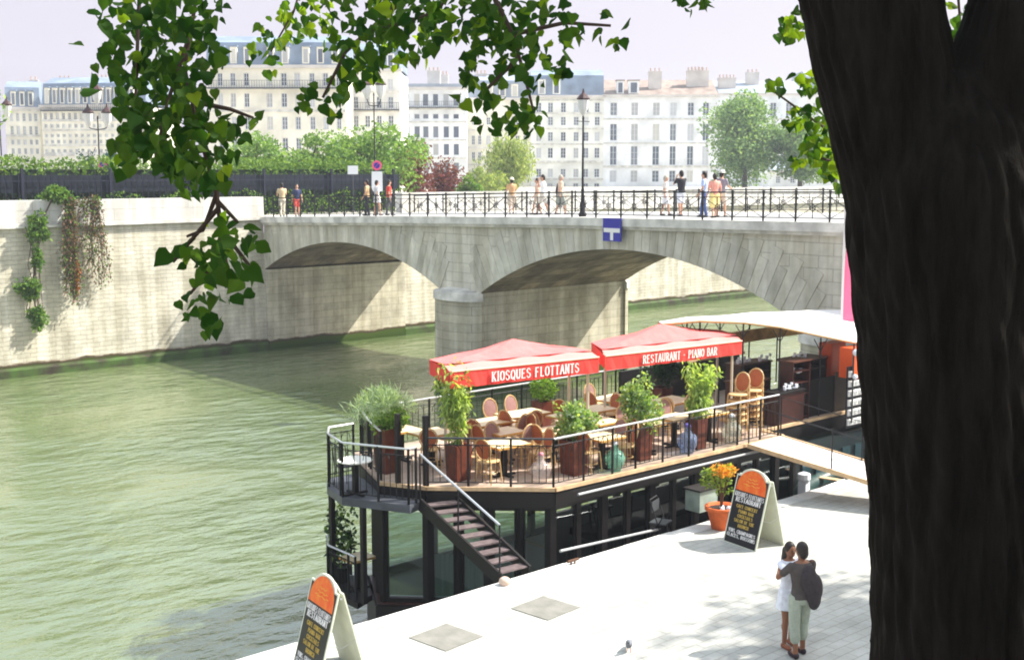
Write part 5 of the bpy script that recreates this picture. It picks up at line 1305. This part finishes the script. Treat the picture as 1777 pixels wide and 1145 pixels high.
tree('garden_tree', 'broad leafy garden tree above the hedge, nearest the reddish shrubs', 'tree', P(655,335,84), 4.9, 6.0, 3.6, 8000, .26, LF['tree'], 34, .22, .34, .05)
tree('garden_tree', 'broad sunlit garden tree above the hedge, middle one', 'tree', P(545,335,86), 4.9, 5.4, 3.4, 7000, .26, LF['tree'], 30, .2, .34, .1)
tree('garden_tree', 'sunlit garden tree above the hedge, partly behind the hanging leaves', 'tree', P(445,335,88), 4.9, 5.3, 3.2, 6000, .26, LF['tree'], 28, .2, .34, .1)
tree('spruce', 'small dark blue conical spruce left of the three branched lamp', 'tree', P(157,335,82), 4.9, 4.6, .85, 1500, .2, LF['blue'], 14, .1, .4, .0)
tree('spruce', 'small dark blue spruce right of the three branched lamp', 'tree', P(192,335,83), 4.9, 4.2, .75, 1300, .2, LF['blue'], 12, .1, .4, .0)
tree('plane_tree', 'pale tree entering the picture at the far left edge', 'tree', P(-60,335,75), 4.9, 10.5, 2.9, 5000, .28, LF['tree'], 20, .25, .4, .15)
# plants climbing the quay wall
t = thing('climbing_ivy', 'green leafy creeper hanging down the quay wall', 'plant', (22.6,58.2,0))
leaves('foliage', np.concatenate([crown(1100,(.75,.1,6.25),(.85,.4,.5),9,.5),crown(1000,(-.05,0,4.75),(.62,.35,.85),8,.5),crown(420,(-.3,0,3.2),(.35,.2,.9),6,.45),crown(1000,(-.55,0,1.85),(.72,.35,.65),8,.5),crown(800,(-.3,0,.5),(.55,.3,.65),7,.5)]), .17, LF['ivy'], t)
m = MB(); m.tube([(.7,.2,6.1),(.1,.15,5),(-.3,.12,3.2),(-.5,.1,1.8),(-.3,.05,.2)], .04, 6)
for i in range(8): m.tube([(random.uniform(-.7,.2),.1,4.8),(random.uniform(-.9,0),.05,3),(random.uniform(-.9,0),.02,.9)], .018, 5)
m.build('stem', mat('vine_stem', (.10,.07,.05), .9), t)
t = thing('dry_creeper', 'brown dried creeper curtains hanging over the white parapet', 'plant', (24.4,58.2,0))
pts = []; m = MB()
for k, (cx, wd, zlo, n_) in enumerate(((-.45,.24,1.0,22),(.85,.18,1.7,15),(.2,.3,3.6,7))):
    for i in range(n_):
        x = random.gauss(cx, wd*.55); z1 = 6.15+random.uniform(-.2,.1); z0 = zlo+abs(random.gauss(0,1.0)); ps = [(x,.25,z1-.1),(x,-.22,z1-.15)]
        z = z1-.3
        while z > z0: x += random.gauss(0,.06); ps.append((x,-.08+random.uniform(-.08,.05),z)); z -= .35; 
        m.tube(ps, .014, 4)
        for p in ps[1:]:
            for j in range(11): pts.append((p[0]+random.gauss(0,.12), p[1]+random.gauss(0,.06), p[2]+random.uniform(-.17,.17)))
m.build('stem', MATS['vine_stem'], t); pts = np.array(pts); mi = (RNG.random(len(pts)) < .34).astype(int)
leaves('foliage', pts, .12, [LF['dry'], LF['ivy']], t, mi=mi, hang=.5)
leaves('rust_foliage', crown(260,(-.25,-.1,2.2),(.22,.15,1.3),8,.4), .11, LF['rust'], t)

# ------------------------------------------------------------------ houses across the water
WPROTO = {}
def window(parent, x, z, w_, h_, style='sash', y=.16):
    key = (round(w_,2), round(h_,2), style)
    if key not in WPROTO:
        m = MB(); fw = .07
        m.box(-w_/2,-w_/2+fw,-.03,.05,0,h_); m.box(w_/2-fw,w_/2,-.03,.05,0,h_); m.box(-w_/2+fw,w_/2-fw,-.03,.05,0,fw); m.box(-w_/2+fw,w_/2-fw,-.03,.05,h_-fw,h_)
        if style != 'plain':
            m.box(-.035,.035,-.02,.04,fw,h_-fw)
            for k in (1,2): m.box(-w_/2+fw,-.036,-.015,.035,h_*k/3-.02,h_*k/3+.02); m.box(.036,w_/2-fw,-.015,.035,h_*k/3-.02,h_*k/3+.02)
        o = m.build('window', M['frame'], parent)
        q = MB().box(-w_/2+fw,w_/2-fw,.0,.012,fw,h_-fw).build('pane', M['shutter'] if style == 'closed' else M['pane'], o)
        WPROTO[key] = (o, q)
    else:
        a, b = WPROTO[key]; o = a.copy(); COL.objects.link(o); o.parent = parent; q = b.copy(); COL.objects.link(q); q.parent = o
    o.location = (x, y, z); return o
def house(label, x0, x1, ytop, D, rows, cols, wall, depth=12, yaw=0, roof='flat', roofh=2.2, courses=(), chim=(), cat='house', ybase=335, dormers=(), roofmat=None, balc=(), style='sash', group='stone houses across the water', skip=()):
    s = D/2150; sz = D/2168
    Z = lambda y: (296-y)*sz+H-zb
    zb = 3.9
    xc = (x0+x1)/2; q = P(xc, 335, D)
    t = thing('townhouse', label, cat, (q.x, q.y, zb), TURN+math.radians(yaw), group)
    X = lambda x: (x-xc)*s
    W0, W1 = X(x0), X(x1); top = Z(ytop)
    ww = [(X(c[0])-c[1]*s/2, X(c[0])+c[1]*s/2) for c in cols]
    xs = sorted(set([W0, W1]+[v for a in ww for v in a])); rz_ = [(Z(b), Z(a)) for a, b in rows]
    zs = sorted(set([-.2, top]+[v for a in rz_ for v in a]))
    m = MB()
    for i in range(len(xs)-1):
        for j in range(len(zs)-1):
            cx = (xs[i]+xs[i+1])/2; cz = (zs[j]+zs[j+1])/2
            hole = any(a < cx < b for a, b in ww) and any(a < cz < b for a, b in rz_)
            a, b, c, d = xs[i], xs[i+1], zs[j], zs[j+1]
            if not hole: m.add([(a,0,c),(b,0,c),(b,0,d),(a,0,d)], [(0,1,2,3)])
            else: m.add([(a,0,c),(b,0,c),(b,0,d),(a,0,d),(a,.3,c),(b,.3,c),(b,.3,d),(a,.3,d)], [(0,4,5,1),(1,5,6,2),(2,6,7,3),(3,7,4,0),(4,7,6,5)])
    m.add([(W0,0,-.2),(W1,0,-.2),(W1,depth,-.2),(W0,depth,-.2),(W0,0,top),(W1,0,top),(W1,depth,top),(W0,depth,top)], [(4,5,6,7),(1,2,6,5),(2,3,7,6),(3,0,4,7)])
    m.build('wall', wall, t)
    for ri, (a, b) in enumerate(rz_):
        for ci, (p, r) in enumerate(ww):
            if (ri, ci) in skip: continue
            window(t, (p+r)/2, a+.01, (r-p)-.02, (b-a)-.02, 'closed' if (ri*7+ci*5+int(x0)) % 6 == 0 and style == 'sash' else style)
    m = MB(); m.box(W0-.25, W1+.25, -.35, .2, top+.002, top+.38); m.build('cornice', M['chim'] if not roofmat == 'x' else wall, t)
    if courses:
        m = MB()
        for y, th in courses: z = Z(y); m.box(W0, W1, -.14, -.003, z, z+th)
        m.build('string_course', M['cornice'], t)
    if balc:
        m = MB()
        for y in balc:
            z = Z(y); m.box(W0+.1, W1-.1, -.7, -.003, z-.12, z)
            m.box(W0+.1, W1-.1, -.69, -.66, z+.8, z+.84); xx = W0+.1
            while xx < W1-.1: m.box(xx, xx+.03, -.69, -.66, z, z+.8); xx += .3
        m.build('balcony', M['irong'], t)
    rm = roofmat or M['zinc']; rt = top+.385
    m = MB()
    if roof == 'mansard':
        i1, h1 = .9, roofh; i2, h2 = 4.5, roofh+1.0
        L = []
        for i_, hh in ((0,0),(i1,h1),(i2,h2)): L += [(W0+.0,i_*.8,rt+hh),(W1,i_*.8,rt+hh),(W1,depth-i_*.5,rt+hh),(W0,depth-i_*.5,rt+hh)]
        for b in (0,4): m.add(L[b:b+8], [(0,1,5,4),(1,2,6,5),(2,3,7,6),(3,0,4,7)])
        m.add(L[8:12], [(0,1,2,3)])
    elif roof == 'gable':
        m.add([(W0,-.3,rt),(W1,-.3,rt),(W1,depth/2,rt+roofh),(W0,depth/2,rt+roofh),(W0,depth,rt),(W1,depth,rt)], [(0,1,2,3),(3,2,5,4),(0,3,4),(1,5,2)])
    else: m.box(W0+.1, W1-.1, .4, depth, rt, rt+.5)
    m.build('roof', rm, t)
    for x, w_ in dormers:
        dx = X(x); dw = w_*s/2; m = MB(); m.box(dx-dw, dx+dw, .0, 1.6, rt+.15, rt+roofh*.78); dz = m.build('dormer', wall, t)
        m = MB(); m.prism([(dx-dw-.12,-.1),(dx+dw+.12,-.1),(dx+dw+.12,1.7),(dx-dw-.12,1.7)], rt+roofh*.78+.003, rt+roofh*.78+.18); m.build('dormer_roof', rm, dz)
        wi = MB().box(dx-dw*.6, dx+dw*.6, -.03, -.004, rt+.3, rt+roofh*.68).build('dormer_window', M['pane'], dz)
    for x, w_, yt, yd in chim:
        cx = X(x); cw = w_*s/2; zt2 = Z(yt); m = MB(); m.box(cx-cw, cx+cw, yd, yd+1.0, rt-.05, zt2); m.box(cx-cw-.08, cx+cw+.08, yd-.08, yd+1.08, zt2+.002, zt2+.15)
        c_ = m.build('chimney', M['chim'], t); m = MB(); k = max(2, int(cw*2/.5))
        for i in range(k): m.lathe([(.11,0),(.13,.5),(.09,.5)], (cx-cw+(i+.5)*2*cw/k, yd+.5, zt2+.155), 8)
        m.build('chimney_pot', M['pot'], c_)
    return t
pn = M['pane'].node_tree; oi = pn.nodes.new('ShaderNodeObjectInfo'); rpp = pn.nodes.new('ShaderNodeValToRGB'); pn.links.new(oi.outputs['Random'], rpp.inputs[0])
rpp.color_ramp.interpolation = 'CONSTANT'; rpp.color_ramp.elements[0].color = (.10,.12,.16,1); rpp.color_ramp.elements[1].position = .45; rpp.color_ramp.elements[1].color = (.19,.21,.25,1)
for ps_, cc_ in ((.68,(.42,.42,.42,1)), (.84,(.06,.07,.10,1)), (.93,(.6,.58,.52,1))): e_ = rpp.color_ramp.elements.new(ps_); e_.color = cc_
pn.links.new(rpp.outputs[0], pn.nodes['Principled BSDF'].inputs['Base Color'])
wc = lambda n, c, v=.16: mat(n, c, .9, v, .35)
cream = wc('cream_limewash', (.80,.76,.64)); pale = wc('pale_stone_wall', (.76,.75,.72)); whitew = wc('white_rendered_wall', (.82,.83,.84)); yell = wc('buff_wall', (.80,.80,.74)); grey = wc('cool_grey_wall', (.76,.79,.82))
house('white house with tall shuttered windows and a brown tiled roof, right of the bridge lamp', 1047, 1242, 171, 190, [(180,202),(216,245),(254,287),(296,316)], [(1064,12),(1100,12),(1137,12),(1166,11),(1196,11),(1222,11)], whitew,
  roof='gable', roofh=2.6, courses=((209,.2),(291,.3),(250,.15)), chim=((1137,22,127,2),(1212,38,125,3)), dormers=((1098,18),(1075,12)), roofmat=M['tile'])
house('pale house behind the large round tree', 1243, 1395, 168, 194, [(180,203),(216,243),(254,285),(296,318)], [(1256,11),(1283,11),(1310,11),(1338,11),(1365,11)], grey, roof='gable', roofh=2.2, courses=((209,.2),(291,.3)), chim=((1262,30,138,2),(1310,22,127,4),(1215,24,122,5)), roofmat=M['zinc'])
house('pale house seen right of the large tree beside the dark trunk', 1396, 1560, 166, 197, [(180,203),(216,243),(254,285),(296,318)], [(1412,11),(1438,11),(1465,11),(1492,11),(1520,11),(1545,11)], pale, roof='mansard', roofh=2.4, chim=((1440,30,130,3),), dormers=((1425,14),(1460,14)))
house('buff house with stacked string courses just left of the bridge lamp', 921, 1046, 172, 190, [(180,197),(204,219),(230,246),(257,275),(293,308),(318,333)], [(935,9),(955,9),(977,9),(999,9),(1016,9),(1035,9)], yell, roof='mansard', roofh=3.0,
  courses=((177,.15),(200,.3),(226,.25),(252,.2),(283,.3),(312,.25)), chim=((1025,28,133,3),), dormers=((940,13),(965,13)), roofmat=M['slate'])
house('narrow buff house with paired windows behind the willow', 811, 920, 176, 191, [(205,218),(236,252),(264,281),(292,306)], [(822,6),(833,6),(848,7),(862,7),(880,7),(898,7),(911,7)], cream, roof='mansard', roofh=2.6, courses=((228,.2),(258,.25),(287,.2)), chim=((835,20,130,3),(890,16,128,4)), dormers=((850,12),(872,12),(893,12)))
house('white house with a glazed attic storey and dark blinds, centre left', 697, 810, 158, 186, [(165,186),(199,208),(220,240),(250,270),(282,300)], [(707,10),(725,10),(740,10),(757,10),(775,10),(792,10)], whitew, roof='flat', courses=((192,.25),(214,.2),(245,.2),(276,.2)), chim=((752,22,125,3),(770,12,130,5)), style='plain', balc=(188,))
house('tall cream apartment block with a slate mansard roof above the garden', 365, 602, 122, 150, [(130,152),(164,188),(204,226),(240,262)], [(388,9),(410,9),(433,9),(472,10),(497,10),(520,9),(545,9),(568,9),(590,8)], cream, roof='mansard', roofh=2.7,
  courses=((158,.2),(196,.25)), chim=((530,50,73,3),(400,26,88,4),(470,20,84,4)), dormers=((390,11),(412,11),(435,11),(475,12),(500,12),(535,12),(560,12),(585,12)), roofmat=M['slate'], balc=(155,))
house('pale block between the cream apartments and the white house', 603, 696, 128, 158, [(140,158),(170,190),(202,222),(236,256)], [(620,9),(640,9),(660,9),(680,9)], pale, roof='mansard', roofh=2.4, courses=((163,.2),(196,.2)), chim=((640,30,88,3),), dormers=((620,12),(650,12),(680,12)), roofmat=M['slate'], balc=(192,))
house('long cream apartment building with a slate roof at the far left', 74, 262, 188, 176, [(197,209),(216,223),(233,239),(243,250),(259,266)], [(80+11*i,5.5) for i in range(16)], cream, roof='mansard', roofh=3.0, yaw=-8,
  courses=((192,.35),(212,.3),(228,.2),(254,.2),(271,.5)), chim=((90,24,138,4),(150,30,136,5),(210,24,134,5)), dormers=tuple((84+14*i,8) for i in range(12)), roofmat=M['slate'], balc=(193,))
house('narrow cream corner building left of the long apartment building', 18, 73, 192, 180, [(198,212),(220,236),(243,252),(258,268)], [(28,5),(38,5),(48,5),(58,5),(67,5)], cream, roof='mansard', roofh=2.8, yaw=14, courses=((195,.3),(238,.3)), chim=((40,18,148,4),(60,14,140,4)), dormers=((32,8),(46,8),(60,8)), roofmat=M['slate'])
house('small white pavilion wall seen under the far trees on the right', 1335, 1470, 300, 168, [(306,318)], [(1350,8),(1375,8),(1400,8),(1425,8),(1450,8)], whitew, depth=5, roof='gable', roofh=1.2)

# pink banner on a thin mast beside the barge
t = thing('pink_banner', 'tall pink banner on a thin mast next to the tree trunk', 'banner', (31.1,20.2,DZ))
MB().tube([(0,0,-2.5),(0,0,5.2)], .035, 8).build('mast', mat('pale_mast', (.55,.52,.52), .5), t)
m = MB(); vs = []
for i in range(9):
    for k in range(13): vs.append((.06+1.3*i/8, -.5*i/8+.04*math.sin(i*1.4+k*.5), 1.9+2.9*k/12+.03*math.sin(i)))
m.add(vs, [(i*13+k, (i+1)*13+k, (i+1)*13+k+1, i*13+k+1) for i in range(8) for k in range(12)])
o = m.build('cloth', M['pinkc'], t, True); sd_ = o.modifiers.new('thick', 'SOLIDIFY'); sd_.thickness = .004

# ------------------------------------------------------------------ the poplar in front
D0 = 6.0
q0 = P(1665, 900, D0); FT = thing('poplar_tree', 'huge dark furrowed trunk forking at the top right, with hanging leafy branches', 'tree', (q0.x, q0.y, 0), TURN)
def TL(x, y, D): return (P(x, y, D)-Vector((q0.x, q0.y, 0)))
INV = Matrix.Rotation(-TURN, 4, 'Z')
def L_(x, y, D): return INV @ TL(x, y, D)
BARK = MB()
def bark_loft(name, path, n=150, seed=0, sub=60):
    """path: (centre, radius) list; furrowed surface with real ridges"""
    rnd = np.random.default_rng(seed); cs = [Vector(c) for c, r in path]; rs = [r for c, r in path]; vs = []; fs = []; rows = 0
    NR = 26; ph = rnd.random(NR)*2*PI; am = .35+rnd.random(NR)*.65
    for s in range(len(path)-1):
        for j in range(sub if s < len(path)-2 else sub+1):
            f = j/sub; g = f*f*(3-2*f)*.5+f*.5
            c = cs[s].lerp(cs[s+1], f); r = rs[s]*(1-g)+rs[s+1]*g; z = c.z
            for i in range(n):
                th = 2*PI*i/n
                w1 = th*NR/2+.9*math.sin(z*1.7+3*th)+.5*math.sin(z*4.3+5*th)
                ridge = abs(math.sin(w1+.35*math.sin(z*9+th*11)))**.6
                e = .062*ridge+.012*math.sin(z*23+th*31)*ridge+.02*math.sin(2*th+z*.8)+.012*math.sin(3*th-z*1.9)
                rr = r*(1-.03)+e*.72*min(1, r*2.4)
                vs.append((c.x+rr*math.cos(th), c.y+rr*math.sin(th), z))
            rows += 1
    for a in range(rows-1):
        for i in range(n): fs.append((a*n+i, a*n+(i+1) % n, (a+1)*n+(i+1) % n, (a+1)*n+i))
    fs.append(tuple(range(n-1, -1, -1))); fs.append(tuple((rows-1)*n+i for i in range(n)))
    BARK.add(vs, fs)
def cr(xl, xr, y, D=D0): c = L_((xl+xr)/2, y, D); r = (xr-xl)/2*D/2150; return (c, r)
base = (Vector((0,0,-.1)), .62)
trunk = bark_loft('trunk', [base, (Vector((0,0,1.0)), .47), (Vector((0,0,4.2)), .42), cr(1518,1812,1145), cr(1512,1806,850), cr(1497,1800,600), cr(1484,1804,440), cr(1482,1800,330), cr(1515,1775,230), cr(1560,1735,150), cr(1610,1690,100)], seed=1, sub=34)
bark_loft('limb', [cr(1500,1690,480), cr(1482,1672,380), cr(1450,1656,235), cr(1420,1645,110), cr(1398,1622,0), cr(1330,1550,-300,6.3), cr(1150,1330,-900,6.8), cr(1040,1150,-1400,7.2)], n=110, seed=2, sub=22)
bark_loft('limb', [cr(1650,1795,480), cr(1650,1808,380), cr(1652,1826,235), cr(1654,1850,110), cr(1692,1880,0), cr(1760,1930,-300,6), cr(1900,2030,-1000,6.2), cr(1980,2080,-1500,6.4)], n=110, seed=3, sub=22)
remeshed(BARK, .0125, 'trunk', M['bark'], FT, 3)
# crown above the picture: shades the trunk and the hanging sprays
cpts = np.concatenate([crown(6500, (1.2,0.5,11.6), (5.0,4.2,1.9), 40, .36), crown(3500, (4.6,1.6,9.6), (1.9,2.2,1.5), 20, .42), crown(2500, (3.6,-2.5,8.5), (1.6,1.6,2.4), 16, .42), crown(2600, (3.8,.9,11.0), (2.0,1.8,1.3), 14, .45), crown(1500, (5.6,1.2,7.0), (1.2,1.8,1.6), 12, .42)])
leaves('crown', cpts, .14, LF['poplar'], FT, 'diam')
m = MB()
for a, b, c, r in (((-1.2,1.0,10.2),(-2.6,.2,10.4),(-4.4,-.6,10.6),.07),((.5,.3,9.8),(2.5,1,10.0),(4.8,1.8,10.0),.08),((-.6,.6,10.5),(-2.2,-.6,10.2),(-3.4,-1.1,9.9),.06),((0,.5,10.4),(.5,-2,11),(1.5,-3,11.5),.06),((.3,.3,9.4),(2.2,-1,9.6),(3.6,-2.4,9),.06)):
    m.tube([(0,.2,9.2), a, b, c], [.13, r, r*.7, .02], 8)
m.build('branch', M['bark'], FT)
def spray(stems, blobs, size, mi_b=.1, lf=None, name='hanging_branch', dens=1.0):
    """stems: lists of (x,y,D); blobs: (x,y,rx,ry,D,count) sightings"""
    m = MB()
    for ps in stems: k = len(ps); m.tube([L_(*p) for p in ps], [.008*(1-i/k)+.003 for i in range(k)], 6)
    b = m.build(name, mat('twig', (.05,.03,.02), .8), FT)
    size *= .84; pts = []
    for x, y, rx, ry, D, n in blobs:
        for i in range(int(n*dens)):
            while True:
                u, v = random.uniform(-1,1), random.uniform(-1,1)
                if u*u+v*v <= 1: break
            pts.append(L_(x+u*rx, y+v*ry, D+random.uniform(-.45,.45)))
    pts = np.array([tuple(p) for p in pts])
    leaves('leaves', pts, size, [LF['poplar'], LF['poplar_lit']], b, 'heart', hang=.55, mi=(RNG.random(len(pts)) < mi_b).astype(int), normbias=(0,-.8,.2))
    return b
spray([[(420,-300,5.6),(350,-60,5.3),(320,120,5.2),(350,250,5.1),(375,340,5.0),(385,430,5.0),(392,500,5.0)], [(250,-200,5.3),(240,40,5.2),(235,180,5.1),(250,270,5.1)], [(330,60,5.2),(290,180,5.1),(270,270,5)], [(375,340,5),(352,400,5),(325,410,4.9)], [(378,350,5),(412,385,5)], [(385,440,5),(330,510,5)], [(350,180,5.1),(400,190,5),(440,205,5)]],
  [(275,20,115,40,5.3,120),(280,90,105,60,5.2,150),(285,160,95,60,5.1,125),(300,230,95,55,5.1,120),(330,240,90,50,5.0,60),(345,300,55,35,5.0,45),(255,280,60,25,5.0,24),(130,78,8,5,5,1),(148,155,8,6,5,1),(158,122,10,12,5,2),(435,205,18,14,5,5),(388,100,10,14,5,3),(225,240,30,35,5,14),(395,245,25,40,5,14)], .058, .06)
spray([[(375,330,5),(388,430,5),(396,470,5)],[(380,360,5),(300,455,4.95)],[(385,400,5),(440,470,4.9)]], [(400,415,50,42,4.9,24),(345,445,45,42,4.9,22),(395,480,55,45,4.95,30),(330,530,40,30,4.9,11),(360,555,28,20,4.9,8),(430,405,20,20,4.9,4),(300,440,15,15,4.9,2)], .066, .08)
spray([[(900,-300,6),(820,-80,5.4),(760,20,5.3),(700,40,5.3),(620,60,5.3)], [(820,-80,5.4),(890,60,5.3),(915,150,5.2),(925,190,5.2)], [(700,0,5.3),(600,90,5.3),(560,170,5.3)], [(900,100,5.3),(835,165,5.2)], [(890,60,5.3),(980,40,5.3),(1060,45,5.3)]],
  [(620,30,70,45,5.4,60),(700,30,75,45,5.4,75),(785,25,75,42,5.3,80),(860,40,70,50,5.3,72),(930,45,70,45,5.3,42),(1000,35,55,35,5.3,20),(1060,60,26,20,5.3,7),(620,100,55,35,5.3,35),(560,170,48,36,5.3,26),(600,140,30,25,5.3,12),(720,85,45,22,5.3,16),(860,100,60,35,5.2,32),(940,115,45,45,5.2,24),(830,130,28,25,5.2,10),(985,110,20,22,5.2,6),(890,185,62,32,5.1,30),(915,215,32,20,5.1,11),(830,165,35,25,5.1,8),(855,215,30,15,5.1,5),(1095,38,8,5,5.3,1),(690,100,20,14,5.3,4)], .054, .12)
spray([[(560,-150,9),(510,20,8.6),(470,90,8.5)]], [(530,15,50,25,8.6,34),(490,50,40,28,8.5,30),(460,95,32,32,8.5,24),(560,60,28,35,8.5,16),(720,60,60,50,8.3,32),(660,110,45,30,8.4,18)], .068, .75)
spray([[(1240,-120,7),(1210,0,7)]], [(1195,5,34,14,7,12),(1225,-10,30,14,7,8)], .058, .05)
spray([[(1460,60,8.2),(1400,30,8.2)], [(1470,250,8.2),(1400,200,8.2),(1330,150,8.2)], [(1475,290,8.2),(1410,270,8.2)]],
  [(1385,40,34,24,8.3,18),(1365,60,20,14,8.3,6),(1405,10,20,14,8.3,8),(1400,140,28,18,8.2,12),(1340,148,26,12,8.2,9),(1440,160,26,30,8.2,14),(1400,200,32,18,8.2,14),(1375,205,22,14,8.2,8),(1435,210,24,26,8.2,14),(1430,260,36,24,8.2,26),(1400,275,25,16,8.2,10),(1455,310,16,18,8.2,9),(1420,240,42,42,8.2,22),(1425,150,30,30,8.2,12),(1440,285,26,22,8.2,14)], .068, .6, dens=1.6)
spray([[(1660,-40,8.5),(1668,60,8.5)]], [(1668,25,28,30,8.5,24),(1658,75,26,28,8.5,24),(1650,105,18,14,8.5,10),(1640,5,14,10,8.5,6)], .07, .1)
t = thing('sky_blocker_tree', 'unseen tree added behind the viewpoint to block sky light from the trunk', 'tree', (-1.5,-5.0,5.7), 0)  # added out of view to keep sky light off the poplar trunk
MB().tube([(0,0,0),(.1,0,4),(0,.2,7)], [.3,.25,.12], 10).build('trunk', M['bark'], t)
leaves('crown', np.concatenate([crown(2600, (0,0,5.5), (6.5,4.2,3.2), 24, .4), crown(900, (3,-2,3), (5,3,2), 12, .4)]), .5, LF['poplar'], t)
# neighbouring poplar to the right of the picture; its crown throws the dappled shade on the quay
t = thing('poplar_tree', 'neighbouring poplar whose leafy crown dapples the paving', 'tree', (25.6,4.0,0), 0)
MB().tube([(0,0,0),(.1,0,4),(0,.2,9)], [.45,.36,.2], 12).build('trunk', M['bark'], t)
leaves('crown', np.concatenate([crown(5200, (-.3,1.4,10.4), (4.0,3.4,1.8), 22, .34)]), .3, LF['poplar'], t)

# ------------------------------------------------------------------ air
HZD = .0006
m = MB(); m.box(-320, 640, -60, 620, -7, 60); o = m.build('haze', bpy.data.materials.new('haze_air')); o['kind'] = 'stuff'
hm = o.data.materials[0]; hm.use_nodes = True; nt = hm.node_tree
nt.nodes.remove(nt.nodes['Principled BSDF']); pv = nt.nodes.new('ShaderNodeVolumePrincipled'); pv.inputs['Density'].default_value = HZD; pv.inputs['Color'].default_value = (.80,.88,1,1); pv.inputs['Anisotropy'].default_value = .2
nt.links.new(pv.outputs[0], nt.nodes['Material Output'].inputs['Volume'])
